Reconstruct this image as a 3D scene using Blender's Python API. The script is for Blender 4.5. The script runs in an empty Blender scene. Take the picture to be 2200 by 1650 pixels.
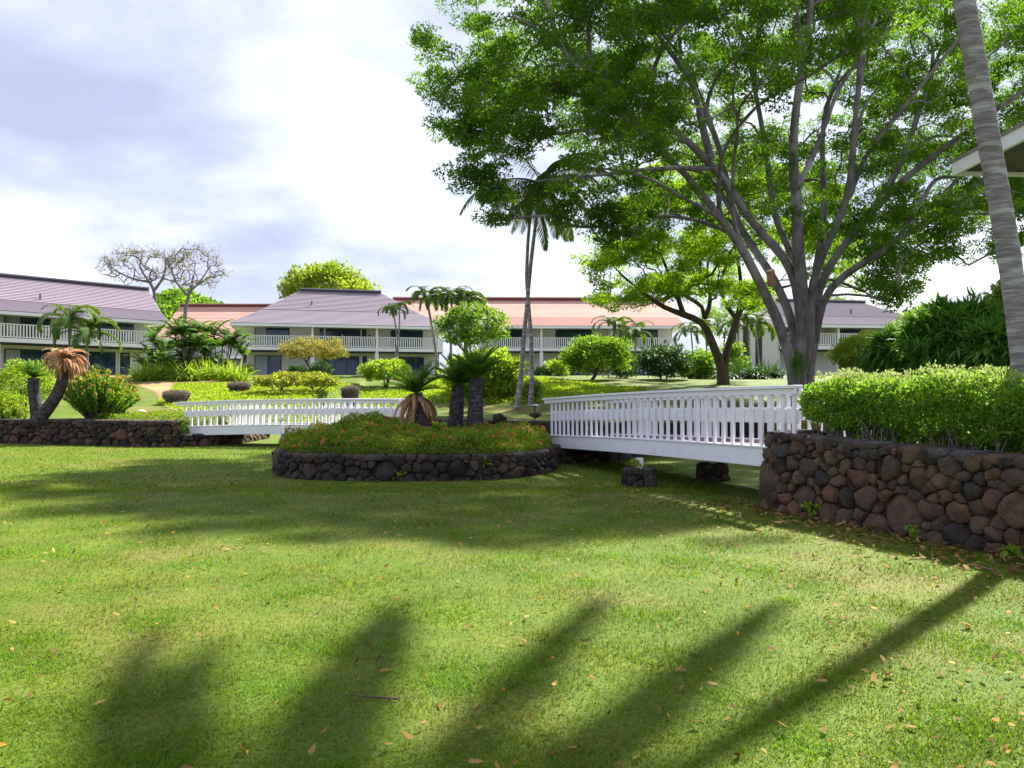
import bpy, math, random
import numpy as np
from mathutils import Vector
R = math.radians
rng = np.random.default_rng(7)
random.seed(7)
S = bpy.context.scene
COL = S.collection

# ---------------------------------------------------------------- camera, light, sky
F = 1710.0                     # focal length in photo pixels
EYE = 1.75
cd = bpy.data.cameras.new('camera'); cam = bpy.data.objects.new('camera', cd); COL.objects.link(cam)
cd.sensor_width = 36; cd.lens = 36 * F / 2200; cd.clip_start = .05; cd.clip_end = 4000
cam.location = (0, 0, EYE); cam.rotation_euler = (R(90) + math.atan(20 / F), 0, 0)
S.camera = cam
S.view_settings.view_transform = 'Standard'; S.view_settings.look = 'None'
S.view_settings.exposure = 2.02; S.view_settings.gamma = 1; S.view_settings.use_curve_mapping = False
SX, SY = .58, .78                # ground offset towards the sun per metre of height
sd = Vector((SX, SY, 1)).normalized()
SUN_EL = math.asin(sd.z); SUN_AZ = math.atan2(SX, SY)
sl = bpy.data.lights.new('sun', 'SUN'); sl.energy = 3.45; sl.angle = R(1.2); sl.color = (1, .955, .88)
sun = bpy.data.objects.new('sun', sl); COL.objects.link(sun)
sun.rotation_euler = sd.to_track_quat('Z', 'Y').to_euler()

def pixdir(px, py):
    v = Vector(((px - 1100) / F, 1, (845 - py) / F)); return v.normalized()

W = bpy.data.worlds.new('World'); S.world = W; W.use_nodes = True
nt = W.node_tree; nt.nodes.clear()
def wn(t, **k):
    n = nt.nodes.new(t)
    for a, b in k.items(): setattr(n, a, b)
    return n
def wl(a, b): nt.links.new(a, b)
def wmath(op, a, b=None, c=None, clamp=False):
    n = wn('ShaderNodeMath', operation=op, use_clamp=clamp)
    for i, x in enumerate((a, b, c)):
        if x is None: continue
        if isinstance(x, (int, float)): n.inputs[i].default_value = x
        else: wl(x, n.inputs[i])
    return n.outputs[0]
out = wn('ShaderNodeOutputWorld'); bg = wn('ShaderNodeBackground'); bg.inputs[1].default_value = .1
sky = wn('ShaderNodeTexSky', sky_type='NISHITA'); sky.sun_disc = False
sky.sun_elevation = SUN_EL; sky.sun_rotation = SUN_AZ
tc = wn('ShaderNodeTexCoord'); sep = wn('ShaderNodeSeparateXYZ'); wl(tc.outputs['Generated'], sep.inputs[0])
den = wmath('ADD', wmath('MAXIMUM', sep.outputs[2], 0.0), .22)
cx = wmath('DIVIDE', sep.outputs[0], den); cy = wmath('DIVIDE', sep.outputs[1], den)
cmb = wn('ShaderNodeCombineXYZ'); wl(cx, cmb.inputs[0]); wl(cy, cmb.inputs[1]); wl(wmath('MULTIPLY', sep.outputs[2], .8), cmb.inputs[2])
def wnoise(scale, detail, rough, dist, off):
    mp = wn('ShaderNodeMapping'); mp.inputs['Location'].default_value = off; wl(cmb.outputs[0], mp.inputs[0])
    n = wn('ShaderNodeTexNoise'); n.inputs['Scale'].default_value = scale; n.inputs['Detail'].default_value = detail
    n.inputs['Roughness'].default_value = rough; n.inputs['Distortion'].default_value = dist
    wl(mp.outputs[0], n.inputs['Vector']); return n.outputs[0]
n1 = wnoise(1.25, 7, .5, .35, (3.1, 1.7, 0)); n2 = wnoise(3.4, 8, .55, .3, (9.0, 4.2, 1))
val = wmath('MULTIPLY_ADD', n1, 1.45, -.31)
val = wmath('ADD', val, wmath('MULTIPLY_ADD', n2, 1.0, -.48))
# cloud masses: (photo direction, angular radius, brightness change)
for px, py, rad, amt in ((520, 40, .22, .30), (690, 170, .13, .20), (900, 330, .16, .12), (150, 560, .14, .42), (20, 520, .10, .3),
                         (760, 560, .16, .25), (1180, 560, .12, .35), (870, 450, .10, .08), (230, 330, .26, -.16), (60, 420, .15, -.10), (560, 480, .20, -.10),
                         (1180, 500, .12, -.1), (930, 60, .12, -.2), (30, 130, .2, -.02), (2120, 600, .14, .25), (1700, -100, .5, .35), (1940, 560, .1, .2)):
    d = pixdir(px, py)
    vd = wn('ShaderNodeVectorMath', operation='DISTANCE'); wl(tc.outputs['Generated'], vd.inputs[0]); vd.inputs[1].default_value = d
    mr = wn('ShaderNodeMapRange', interpolation_type='SMOOTHSTEP'); wl(vd.outputs['Value'], mr.inputs[0])
    mr.inputs[1].default_value = 0; mr.inputs[2].default_value = rad * 1.35; mr.inputs[3].default_value = amt * .8; mr.inputs[4].default_value = 0
    val = wmath('ADD', val, mr.outputs[0])
ramp = wn('ShaderNodeValToRGB'); wl(val, ramp.inputs[0])
els = ramp.color_ramp.elements
els[0].position = .18; els[0].color = (.46, .50, .70, 1)
els[1].position = 1.0; els[1].color = (1.5, 1.5, 1.5, 1)
for p, c in ((.42, (.58, .625, .84, 1)), (.62, (.73, .77, .93, 1)), (.8, (.92, .94, 1.03, 1))):
    e = els.new(p); e.color = c
mul = wn('ShaderNodeVectorMath', operation='SCALE'); wl(ramp.outputs[0], mul.inputs[0]); mul.inputs['Scale'].default_value = 2.95
mix = wn('ShaderNodeMixRGB'); mix.inputs[0].default_value = .93; wl(sky.outputs[0], mix.inputs[1]); wl(mul.outputs[0], mix.inputs[2])
wl(mix.outputs[0], bg.inputs[0]); wl(bg.outputs[0], out.inputs[0])

# ---------------------------------------------------------------- materials
def newmat(name):
    m = bpy.data.materials.new(name); m.use_nodes = True
    return m, m.node_tree, m.node_tree.nodes['Principled BSDF']
def mat(name, c1, c2=None, scale=4, rough=.7, bump=0, bscale=40, detail=4, spec=.3, c3=None, s3=1.0, metal=0, stretch=None, lo=.38, hi=.62):
    """two colours mixed by noise, optional third large-scale colour, noise bump; object-free world coordinates"""
    m, t, b = newmat(name)
    b.inputs['Roughness'].default_value = rough; b.inputs['Metallic'].default_value = metal
    b.inputs['Specular IOR Level'].default_value = spec
    geo = t.nodes.new('ShaderNodeNewGeometry'); vec = geo.outputs['Position']
    if stretch:
        mp = t.nodes.new('ShaderNodeMapping'); mp.inputs['Scale'].default_value = stretch
        t.links.new(vec, mp.inputs[0]); vec = mp.outputs[0]
    b.inputs['Base Color'].default_value = (*c1, 1)
    def noise(sc, dt=detail):
        n = t.nodes.new('ShaderNodeTexNoise'); n.inputs['Scale'].default_value = sc; n.inputs['Detail'].default_value = dt
        t.links.new(vec, n.inputs['Vector']); return n.outputs[0]
    def rmp(x, a=lo, z=hi):
        r = t.nodes.new('ShaderNodeMapRange'); r.inputs[1].default_value = a; r.inputs[2].default_value = z
        t.links.new(x, r.inputs[0]); return r.outputs[0]
    if c2 is not None:
        mx = t.nodes.new('ShaderNodeMixRGB'); mx.inputs[1].default_value = (*c1, 1); mx.inputs[2].default_value = (*c2, 1)
        t.links.new(rmp(noise(scale)), mx.inputs[0]); col = mx.outputs[0]
        if c3 is not None:
            m2 = t.nodes.new('ShaderNodeMixRGB'); t.links.new(col, m2.inputs[1]); m2.inputs[2].default_value = (*c3, 1)
            t.links.new(rmp(noise(s3, 3), .5, .68), m2.inputs[0]); col = m2.outputs[0]
        t.links.new(col, b.inputs['Base Color'])
    if bump:
        bp = t.nodes.new('ShaderNodeBump'); bp.inputs['Strength'].default_value = min(1, bump); bp.inputs['Distance'].default_value = .02 * max(1, bump)
        t.links.new(noise(bscale, 6), bp.inputs['Height']); t.links.new(bp.outputs[0], b.inputs['Normal'])
    return m
def leafmat(name, c1, c2, trans=.45, rough=.5, spec=.2, tc=None):
    """leaf: colour varies leaf by leaf (attribute v), part of the light passes through"""
    m, t, b = newmat(name)
    b.inputs['Roughness'].default_value = rough; b.inputs['Specular IOR Level'].default_value = spec
    at = t.nodes.new('ShaderNodeAttribute'); at.attribute_name = 'v'
    mx = t.nodes.new('ShaderNodeMixRGB'); mx.inputs[1].default_value = (*c1, 1); mx.inputs[2].default_value = (*c2, 1)
    t.links.new(at.outputs['Fac'], mx.inputs[0]); t.links.new(mx.outputs[0], b.inputs['Base Color'])
    tr = t.nodes.new('ShaderNodeBsdfTranslucent')
    sc = t.nodes.new('ShaderNodeMixRGB'); sc.blend_type = 'MULTIPLY'; sc.inputs[0].default_value = 1
    sc.inputs[2].default_value = (*(tc or (1.5, 1.25, .6)), 1); t.links.new(mx.outputs[0], sc.inputs[1]); t.links.new(sc.outputs[0], tr.inputs[0])
    ms = t.nodes.new('ShaderNodeMixShader'); ms.inputs[0].default_value = trans
    t.links.new(b.outputs[0], ms.inputs[1]); t.links.new(tr.outputs[0], ms.inputs[2])
    t.links.new(ms.outputs[0], t.nodes['Material Output'].inputs[0])
    return m
M = {}
M['white'] = mat('white_paint', (.90, .87, .92), (.87, .84, .89), 3, .45, .05, 60, c3=(.84, .81, .85), s3=6)
M['whitefar'] = mat('white_siding', (.90, .86, .90), (.86, .82, .86), 2, .6, 0)
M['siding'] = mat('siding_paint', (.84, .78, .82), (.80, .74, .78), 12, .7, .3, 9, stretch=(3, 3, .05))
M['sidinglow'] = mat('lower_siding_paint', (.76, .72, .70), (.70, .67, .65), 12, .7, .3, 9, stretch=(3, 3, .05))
M['dark'] = mat('dark_trim', (.028, .03, .042), (.04, .04, .055), 3, .6)
M['frame'] = mat('window_frame', (.03, .034, .05), None, rough=.4)
M['curtain'] = mat('curtain_cloth', (.42, .46, .48), (.3, .33, .36), 6, .9, stretch=(4, 4, .1))
M['deckbrown'] = mat('deck_stain', (.20, .125, .125), (.14, .09, .09), 5, .7, .2, 30)
M['plastic'] = mat('white_plastic', (.8, .8, .8), None, rough=.35)
m, t, b = newmat('window_glass'); M['glass'] = m
b.inputs['Base Color'].default_value = (.012, .04, .11, 1); b.inputs['Roughness'].default_value = .06; b.inputs['Specular IOR Level'].default_value = .6
m, t, b = newmat('globe_glass'); M['globe'] = m
b.inputs['Base Color'].default_value = (.85, .85, .85, 1); b.inputs['Roughness'].default_value = .15
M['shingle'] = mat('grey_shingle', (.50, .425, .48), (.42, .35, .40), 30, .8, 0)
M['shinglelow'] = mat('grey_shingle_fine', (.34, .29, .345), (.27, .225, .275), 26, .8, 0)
M['ridge'] = mat('ridge_cap_dark', (.05, .045, .06), None, rough=.6)
M['redshingle'] = mat('red_shingle', (.68, .40, .32), (.62, .35, .28), 6, .8, .3, 12, c3=(.66, .42, .35), s3=.35)
M['redlow'] = mat('red_shingle_fine', (.68, .41, .34), (.63, .36, .30), 8, .8, .3, 12)
M['redridge'] = mat('ridge_cap_red', (.15, .035, .035), None, rough=.6)
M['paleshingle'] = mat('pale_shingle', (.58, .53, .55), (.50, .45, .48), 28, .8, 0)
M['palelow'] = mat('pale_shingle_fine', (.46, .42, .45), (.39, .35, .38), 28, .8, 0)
# grass
def grassmat(name, ca, cb, cc, cd_):
    m, t, b = newmat(name); b.inputs['Roughness'].default_value = .75; b.inputs['Specular IOR Level'].default_value = .15
    geo = t.nodes.new('ShaderNodeNewGeometry')
    def nz(s, dt, a, z, st=None):
        src = geo.outputs['Position']
        if st:
            mp = t.nodes.new('ShaderNodeMapping'); mp.inputs['Scale'].default_value = st; t.links.new(src, mp.inputs[0]); src = mp.outputs[0]
        n = t.nodes.new('ShaderNodeTexNoise'); n.inputs['Scale'].default_value = s; n.inputs['Detail'].default_value = dt; n.inputs['Roughness'].default_value = .6
        t.links.new(src, n.inputs['Vector'])
        r = t.nodes.new('ShaderNodeMapRange'); r.inputs[1].default_value = a; r.inputs[2].default_value = z; t.links.new(n.outputs[0], r.inputs[0]); return r.outputs[0], n.outputs[0]
    def mixc(f, a, c):
        x = t.nodes.new('ShaderNodeMixRGB'); t.links.new(f, x.inputs[0])
        if isinstance(a, tuple): x.inputs[1].default_value = (*a, 1)
        else: t.links.new(a, x.inputs[1])
        x.inputs[2].default_value = (*c, 1); return x.outputs[0]
    f1, raw = nz(34, 5, .35, .65); f2, _ = nz(1.1, 4, .45, .66); f3, _ = nz(.42, 5, .5, .66)
    c = mixc(f1, ca, cb); c = mixc(f2, c, cc); 
    half = t.nodes.new('ShaderNodeMath'); half.operation = 'MULTIPLY'; t.links.new(f3, half.inputs[0]); half.inputs[1].default_value = .75
    c = mixc(half.outputs[0], c, cd_)
    t.links.new(c, b.inputs['Base Color'])
    bp = t.nodes.new('ShaderNodeBump'); bp.inputs['Strength'].default_value = .7; bp.inputs['Distance'].default_value = .02
    t.links.new(raw, bp.inputs['Height']); t.links.new(bp.outputs[0], b.inputs['Normal'])
    return m
M['lawn'] = grassmat('lawn_grass', (.098, .158, .010), (.060, .108, .008), (.13, .175, .014), (.185, .15, .045))
M['soil'] = mat('garden_soil', (.13, .075, .05), (.08, .05, .035), 8, .9, .8, 20)
M['path'] = mat('tan_path_dirt', (.36, .215, .12), (.27, .18, .08), .35, .85, .4, 8, c3=(.26, .28, .09), s3=.25)
# stone
M['stones'] = [mat('lava_dark', (.028, .023, .020), (.052, .042, .036), 9, .9, 1.8, 34, c3=(.085, .06, .045), s3=3),
               mat('lava_brown', (.14, .080, .050), (.075, .048, .034), 9, .85, 1.6, 38, c3=(.13, .085, .055), s3=3),
               mat('lava_umber', (.105, .066, .044), (.058, .041, .032), 9, .85, 1.6, 38, c3=(.10, .075, .045), s3=3),
               mat('lava_rust', (.20, .095, .055), (.11, .06, .04), 7, .85, 1.4, 34, c3=(.07, .045, .035), s3=4),
               mat('lava_tan', (.17, .115, .07), (.11, .075, .045), 7, .85, 1.4, 34, c3=(.07, .05, .035), s3=4),
               mat('lava_grey', (.080, .074, .068), (.048, .044, .040), 9, .85, 1.6, 38, c3=(.11, .10, .09), s3=3)]
M['mortar'] = mat('wall_core_dark', (.022, .019, .02), (.035, .03, .028), 9, .95, 1, 30)
# bark
M['bark'] = mat('grey_bark', (.22, .19, .205), (.13, .105, .11), 5, .85, 1.8, 14, c3=(.33, .30, .325), s3=1.2, stretch=(1, 1, .45))
M['bark2'] = mat('brown_bark', (.115, .08, .062), (.07, .05, .042), 7, .85, 1.3, 20, stretch=(1, 1, .4))
M['palmbark'] = mat('palm_bark', (.30, .26, .28), (.18, .15, .165), 3.5, .85, 1.5, 9, c3=(.46, .43, .45), s3=2.2, stretch=(1, 1, 6))
M['cutwood'] = mat('cut_wood', (.42, .23, .12), (.33, .18, .1), 6, .8)
M['cycadbark'] = mat('cycad_bark', (.075, .062, .068), (.038, .032, .038), 14, .9, 1.8, 26, c3=(.16, .145, .16), s3=8, stretch=(1, 1, 2.6))
M['twig'] = mat('twig_brown', (.13, .09, .07), (.09, .06, .05), 9, .85)
M['twiggrey'] = mat('twig_grey', (.24, .20, .20), (.16, .13, .13), 9, .85)
L = leafmat
M['big'] = L('canopy_leaf', (.045, .125, .012), (.12, .24, .018), .55, spec=.12, tc=(1.9, 1.8, .5))
M['tree2'] = L('light_canopy_leaf', (.12, .25, .015), (.21, .34, .02), .6, spec=.12, tc=(1.8, 1.7, .5))
M['hedge'] = L('hedge_leaf', (.10, .23, .025), (.20, .35, .04), .5, spec=.2, tc=(1.6, 1.5, .7))
M['hedgetip'] = L('hedge_tip', (.32, .47, .10), (.50, .50, .22), .4, tc=(1.1, 1.1, 1))
M['lime'] = L('lime_leaf', (.15, .28, .022), (.26, .38, .035), .55, tc=(1.7, 1.5, .7))
M['limey'] = L('yellow_green_leaf', (.20, .25, .03), (.32, .31, .07), .4)
M['mid'] = L('mid_green_leaf', (.08, .19, .02), (.14, .27, .03), .52, tc=(1.8, 1.6, .7))
M['darkl'] = L('dark_green_leaf', (.03, .09, .028), (.06, .14, .035), .3)
M['palm'] = L('palm_leaf', (.06, .14, .022), (.13, .22, .035), .4, rough=.5, spec=.25)
M['cycad'] = L('cycad_leaf', (.06, .19, .018), (.14, .29, .03), .42, rough=.45, spec=.2)
M['dryfrond'] = L('dry_frond', (.42, .24, .12), (.58, .38, .22), .3, rough=.8, spec=.1, tc=(1.3, 1.1, .9))
M['bamboo'] = L('bamboo_leaf', (.05, .17, .022), (.14, .32, .04), .42, rough=.45, spec=.25)
M['flower'] = L('white_flower', (.85, .85, .80), (.80, .82, .70), .3, tc=(1, 1, 1))
M['orange'] = L('orange_flower', (.80, .26, .13), (.75, .16, .09), .3, tc=(1, 1, 1))
M['red'] = L('red_flower', (.60, .04, .03), (.75, .15, .10), .3, tc=(1, 1, 1))
M['pink'] = L('pink_bloom', (.55, .32, .18), (.50, .42, .14), .35, tc=(1.1, 1, .8))
M['ground'] = L('groundcover_leaf', (.11, .26, .02), (.27, .36, .035), .45)
M['cover'] = L('lime_groundcover_leaf', (.19, .34, .02), (.28, .42, .035), .5)
M['blade'] = L('grass_blade', (.075, .170, .006), (.20, .27, .012), .45, rough=.6, spec=.2)
M['dead'] = L('dead_leaf', (.09, .04, .015), (.40, .25, .08), .2, rough=.8, spec=.1, tc=(1.1, 1, .9))
M['yellow'] = L('yellow_leaf', (.65, .42, .05), (.75, .25, .04), .3, tc=(1.1, 1, .9))

# ---------------------------------------------------------------- helpers
def mesh(name, V, Fq, m=None, smooth=False, v=None):
    """V (n,3); Fq (k,4) quads, or (k,3) tris, or list of tuples"""
    me = bpy.data.meshes.new(name)
    V = np.asarray(V, np.float32).reshape(-1, 3)
    if isinstance(Fq, np.ndarray):
        k, w = Fq.shape
        me.vertices.add(len(V)); me.vertices.foreach_set('co', V.ravel())
        me.loops.add(k * w); me.loops.foreach_set('vertex_index', Fq.astype(np.int32).ravel())
        me.polygons.add(k); me.polygons.foreach_set('loop_start', np.arange(k, dtype=np.int32) * w)
        try: me.polygons.foreach_set('loop_total', np.full(k, w, np.int32))
        except Exception: pass
        me.update(calc_edges=True)
    else:
        me.from_pydata([tuple(map(float, p)) for p in V], [], [tuple(map(int, f)) for f in Fq]); k = len(Fq)
    if smooth: me.polygons.foreach_set('use_smooth', np.ones(len(me.polygons), bool))
    if v is not None:
        a = me.attributes.new('v', 'FLOAT', 'FACE'); a.data.foreach_set('value', np.asarray(v, np.float32))
    if m: me.materials.append(m)
    me.validate(); me.update()
    return me
WL = {}     # object -> world location (no root is rotated before its parts are placed)
def thing(name, label, cat, loc, group=None):
    o = bpy.data.objects.new(name, None); COL.objects.link(o); o.empty_display_size = .2
    o.location = loc; WL[o] = Vector(loc); o['label'] = label; o['category'] = cat
    if group: o['group'] = group
    return o
def part(name, me, parent, at=None, rot=None, scale=None, label=None, kind=None):
    """child mesh; vertices are in world coordinates unless `at` gives the world place of a mesh built at the origin"""
    o = bpy.data.objects.new(name, me); COL.objects.link(o); o.parent = parent
    p = WL[parent]
    o.location = (Vector(at) if at is not None else Vector((0, 0, 0))) - p
    WL[o] = Vector(at) if at is not None else Vector((0, 0, 0))
    if rot is not None: o.rotation_euler = rot
    if scale is not None: o.scale = scale if hasattr(scale, '__len__') else (scale,) * 3
    if label: o['label'] = label
    if kind: o['kind'] = kind
    return o
def single(name, me, label=None, cat=None, group=None, kind=None, loc=(0, 0, 0)):
    o = bpy.data.objects.new(name, me); COL.objects.link(o); o.location = loc; WL[o] = Vector(loc)
    if label: o['label'] = label
    if cat: o['category'] = cat
    if group: o['group'] = group
    if kind: o['kind'] = kind
    return o
def copy_tree(o, parent=None):
    c = o.copy(); COL.objects.link(c); c.parent = parent
    for ch in [x for x in KIDS.get(o, o.children)]: copy_tree(ch, c)
    return c
KIDS = {}
BOXF = [(0, 3, 2, 1), (4, 5, 6, 7), (0, 1, 5, 4), (1, 2, 6, 5), (2, 3, 7, 6), (3, 0, 4, 7)]
class MB:
    """collects polygons into one mesh"""
    def __init__(s): s.V = []; s.F = []; s.n = 0
    def add(s, V, Fc):
        V = np.asarray(V, float).reshape(-1, 3); s.V.append(V); s.F += [tuple(int(i) + s.n for i in f) for f in Fc]; s.n += len(V); return s
    def box(s, c, h, e=(1, 0, 0), b=(0, 1, 0)):
        c = np.array(c, float); e = np.array(e, float); b = np.array(b, float); z = np.array((0, 0, 1.))
        P = [c + e * h[0] * i + b * h[1] * j + z * h[2] * k for k in (-1, 1) for i, j in ((-1, -1), (1, -1), (1, 1), (-1, 1))]
        return s.add(P, BOXF)
    def hexa(s, P): return s.add(P, BOXF)
    def tube(s, pts, rad, k=6, cap=True):
        V, Fc = tube(pts, rad, k, cap); return s.add(V, Fc)
    def mesh(s, name, m, smooth=False): return mesh(name, np.concatenate(s.V), s.F, m, smooth)
def tube(pts, rad, k=6, cap=True):
    P = np.asarray(pts, float); n = len(P); rad = np.broadcast_to(np.asarray(rad, float), (n,))
    T = np.gradient(P, axis=0) if n > 2 else np.repeat((P[-1] - P[0])[None], n, 0)
    T /= np.linalg.norm(T, axis=1)[:, None] + 1e-9
    u = np.cross(T[0], (0, 0, 1.)); 
    if np.linalg.norm(u) < .1: u = np.cross(T[0], (1., 0, 0))
    V = np.empty((n, k, 3)); a = np.arange(k) * 2 * math.pi / k
    for i in range(n):
        u = u - T[i] * u.dot(T[i]); u /= np.linalg.norm(u) + 1e-9; w = np.cross(T[i], u)
        V[i] = P[i] + rad[i] * (np.cos(a)[:, None] * u + np.sin(a)[:, None] * w)
    idx = np.arange(n * k).reshape(n, k); nx = np.roll(idx, -1, 1)
    Fc = np.stack([idx[:-1], nx[:-1], nx[1:], idx[1:]], -1).reshape(-1, 4).tolist()
    V = V.reshape(-1, 3)
    if cap:
        Fc.append(tuple(range(k - 1, -1, -1))); Fc.append(tuple(range((n - 1) * k, n * k)))
    return V, Fc
def tubes_np(chains):
    """many uncapped tubes -> V, quads"""
    Vs, Fs, n = [], [], 0
    for pts, rad, k in chains:
        V, Fc = tube(pts, rad, k, False); Vs.append(V); Fs.append(np.array(Fc) + n); n += len(V)
    return np.concatenate(Vs), np.concatenate(Fs)
def norm(a): return a / (np.linalg.norm(a, axis=-1, keepdims=True) + 1e-9)
def leaves(C, D, N, ln, wd, fold=.15):
    """C base points, D growth directions, N normals; diamond leaves folded along the middle -> V, F"""
    n = len(C); D = norm(D); Sd = norm(np.cross(D, N)); N = norm(np.cross(Sd, D))
    ln = np.broadcast_to(ln, (n,))[:, None]; wd = np.broadcast_to(wd, (n,))[:, None]
    mid = C + D * ln * .45
    V = np.stack([C, mid + Sd * wd * .5 + N * wd * fold, C + D * ln - N * ln * .12, mid - Sd * wd * .5 + N * wd * fold], 1)
    return V.reshape(-1, 3), np.arange(4 * n).reshape(n, 4)
def rdir(n, up=0.0, r=rng):
    d = r.normal(size=(n, 3)); d = norm(d); d[:, 2] += up; return norm(d)
def leafmesh(name, m, C, size, aspect=.45, up=.2, nup=.6, out=None, outw=0., fold=.15, r=rng, vbias=0, vv=None):
    n = len(C); D = rdir(n, up, r)
    if out is not None: D = norm(D + out * outw)
    N = rdir(n, nup, r); ln = size * r.uniform(.7, 1.25, n)
    V, Fc = leaves(C, D, N, ln, ln * aspect, fold)
    v = np.clip(r.uniform(0, 1, n) + vbias, 0, 1)
    if vv is not None: v = .4 * v + .6 * vv
    return mesh(name, V, Fc, m, v=v)
def P(px, py, D): return np.array(((px - 1100) / F * D, D, EYE + (845 - py) / F * D))
def sstep(x): x = np.clip(x, 0, 1); return x * x * (3 - 2 * x)

# ---------------------------------------------------------------- terrain
def polysd(X, Y, poly):
    """signed distance, positive inside"""
    poly = np.array(poly, float); d = np.full(X.shape, 1e9); ins = np.zeros(X.shape, bool)
    for i in range(len(poly)):
        a = poly[i]; b = poly[(i + 1) % len(poly)]; e = b - a
        t = np.clip(((X - a[0]) * e[0] + (Y - a[1]) * e[1]) / (e @ e), 0, 1)
        d = np.minimum(d, np.hypot(X - a[0] - t * e[0], Y - a[1] - t * e[1]))
        c = (a[1] > Y) != (b[1] > Y)
        with np.errstate(divide='ignore', invalid='ignore'):
            xi = a[0] + (Y - a[1]) * e[0] / (e[1] if e[1] else 1e-9)
        ins ^= c & (X < xi)
    return np.where(ins, d, -d)
def arc(c, rx, ry, a0, a1, n): return [(c[0] + rx * math.cos(R(a0 + (a1 - a0) * i / (n - 1))), c[1] + ry * math.sin(R(a0 + (a1 - a0) * i / (n - 1)))) for i in range(n)]
PLC = (-2.2, 19.35); PLR = (3.2, 3.45)
def sarc(c, rx, ry, a0, a1, n, e=.72):
    o = []
    for i in range(n):
        t = R(a0 + (a1 - a0) * i / (n - 1)); u, v = math.cos(t), math.sin(t); o.append((c[0] + rx * math.copysign(abs(u) ** e, u), c[1] + ry * math.copysign(abs(v) ** e, v)))
    return o
PATH_PLANTER = sarc(PLC, *PLR, 140, 358, 60)
PATH_LEFT = [(-24, 29.0), (-20, 28.2), (-15, 27.1), (-11.2, 26.25), (-10.75, 26.5), (-9.9, 27.3), (-9.6, 28.0), (-9.5, 29.0), (-9.5, 31)]
PATH_BACK = [(-4.6, 29), (-4.3, 27.0), (-3.9, 26.2), (-1.5, 24.6), (1.1, 22.9), (2.4, 22.4), (4.4, 22.2), (7.5, 22.6)]
PATH_ABUT = [(.9, 19.35), (1.7, 19.75), (2.5, 20.25), (3.1, 20.9), (3.45, 21.5), (3.5, 22.3)]
PATH_RIGHT = [(4.75, 12.75), (4.25, 12.6), (3.92, 12.32), (3.97, 11.9), (5.42, 8.43), (6.9, 4.9), (8.6, .8)]
REG_LEFT = PATH_LEFT[:-1] + [(-9.5, 34), (-9.0, 60), (-90, 60), (-90, 29.5)]
REG_ISL = sarc(PLC, 2.95, 3.2, 140, 352, 40) + [(1.0, 19.7), (1.7, 20.05), (2.4, 20.5), (2.95, 21.1), (3.2, 21.7), (3.3, 22.5), (1.1, 23.2), (-1.5, 25), (-4.1, 26.6), (-4.4, 26)]
REG_BACK = [(-4.4, 31), (-4.1, 27), (-3.8, 26.5), (-1.5, 24.95), (1.1, 23.25), (2.5, 22.7), (4.4, 22.5), (9, 22.9), (14, 22), (60, 20), (60, 60), (-4.4, 60)]
REG_RIGHT = [(4.9, 12.5), (4.3, 12.35), (4.2, 12.0), (5.65, 8.5), (7.15, 5.0), (9, .6), (12, -6), (60, -6), (60, 17), (12, 17), (7.4, 14.2)]
def hgt(X, Y):
    X = np.asarray(X, float); Y = np.asarray(Y, float)
    z = 3.1 * sstep((Y - 30) / 32)
    z = z + .02 * np.sin(X * .5 + 1) * np.sin(Y * .4)
    zl = .85 + 1.0 * sstep((Y - 29) / 17) + 1.25 * sstep((Y - 42) / 18)
    zb = .92 + .9 * sstep((Y - 24.5) / 10) + .75 * sstep((Y - 33) / 14) + .5 * sstep((Y - 46) / 16) + .07 * np.sin(X * .9) * np.sin(Y * .7)
    for reg, zz, w in ((REG_LEFT, zl, .3), (REG_BACK, zb, .3), (REG_ISL, .52 + 0 * X, .25), (REG_RIGHT, 1.0 + 0 * X + .5 * sstep((X - 9) / 8), .25)):
        m = sstep((polysd(X, Y, reg) - (.3 if reg is REG_LEFT else 0)) / w); z = z * (1 - m) + zz * m
    # ground falls away gently far beyond the houses
    z = np.where(Y > 62, 3.1, z)
    return z
def gz(x, y): return float(hgt(np.array([x]), np.array([y]))[0])
def axis(segs):
    o = []
    for a, b, s in segs: o += list(np.arange(a, b, s))
    return np.array(o + [segs[-1][1]])
gx = axis([(-700, -100, 60), (-100, -24, 2), (-24, 12, .16), (12, 40, 1), (40, 100, 6), (100, 700, 60)])
gy = axis([(-60, 0, 6), (0, 4, .5), (4, 36, .16), (36, 70, .6), (70, 140, 7), (140, 1400, 90)])
GX, GY = np.meshgrid(gx, gy); GZ = hgt(GX, GY)
idx = np.arange(GX.size).reshape(GX.shape)
gf = np.stack([idx[:-1, :-1], idx[:-1, 1:], idx[1:, 1:], idx[1:, :-1]], -1).reshape(-1, 4)
ground = single('ground', mesh('ground', np.stack([GX, GY, GZ], -1).reshape(-1, 3), gf, M['lawn'], True), kind='structure')
def sheet(name, poly, m, lift=.006, step=.5, kind='structure', wave=0):
    """a sheet draped on the ground inside a polygon"""
    poly = np.array(poly, float); lo = poly.min(0); hi = poly.max(0)
    xs = np.arange(lo[0], hi[0] + step, step); ys = np.arange(lo[1], hi[1] + step, step)
    X, Y = np.meshgrid(xs, ys); sdm = polysd(X, Y, poly); Z = hgt(X, Y) + lift
    ix = np.arange(X.size).reshape(X.shape)
    keep = (sdm[:-1, :-1] > 0) & (sdm[1:, 1:] > 0) & (sdm[:-1, 1:] > 0) & (sdm[1:, :-1] > 0)
    f = np.stack([ix[:-1, :-1], ix[:-1, 1:], ix[1:, 1:], ix[1:, :-1]], -1)[keep]
    if wave: Z = Z + wave * np.clip(sdm / .5, 0, 1)
    return single(name, mesh(name, np.stack([X, Y, Z], -1).reshape(-1, 3), f, m, True), kind=kind)
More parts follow.
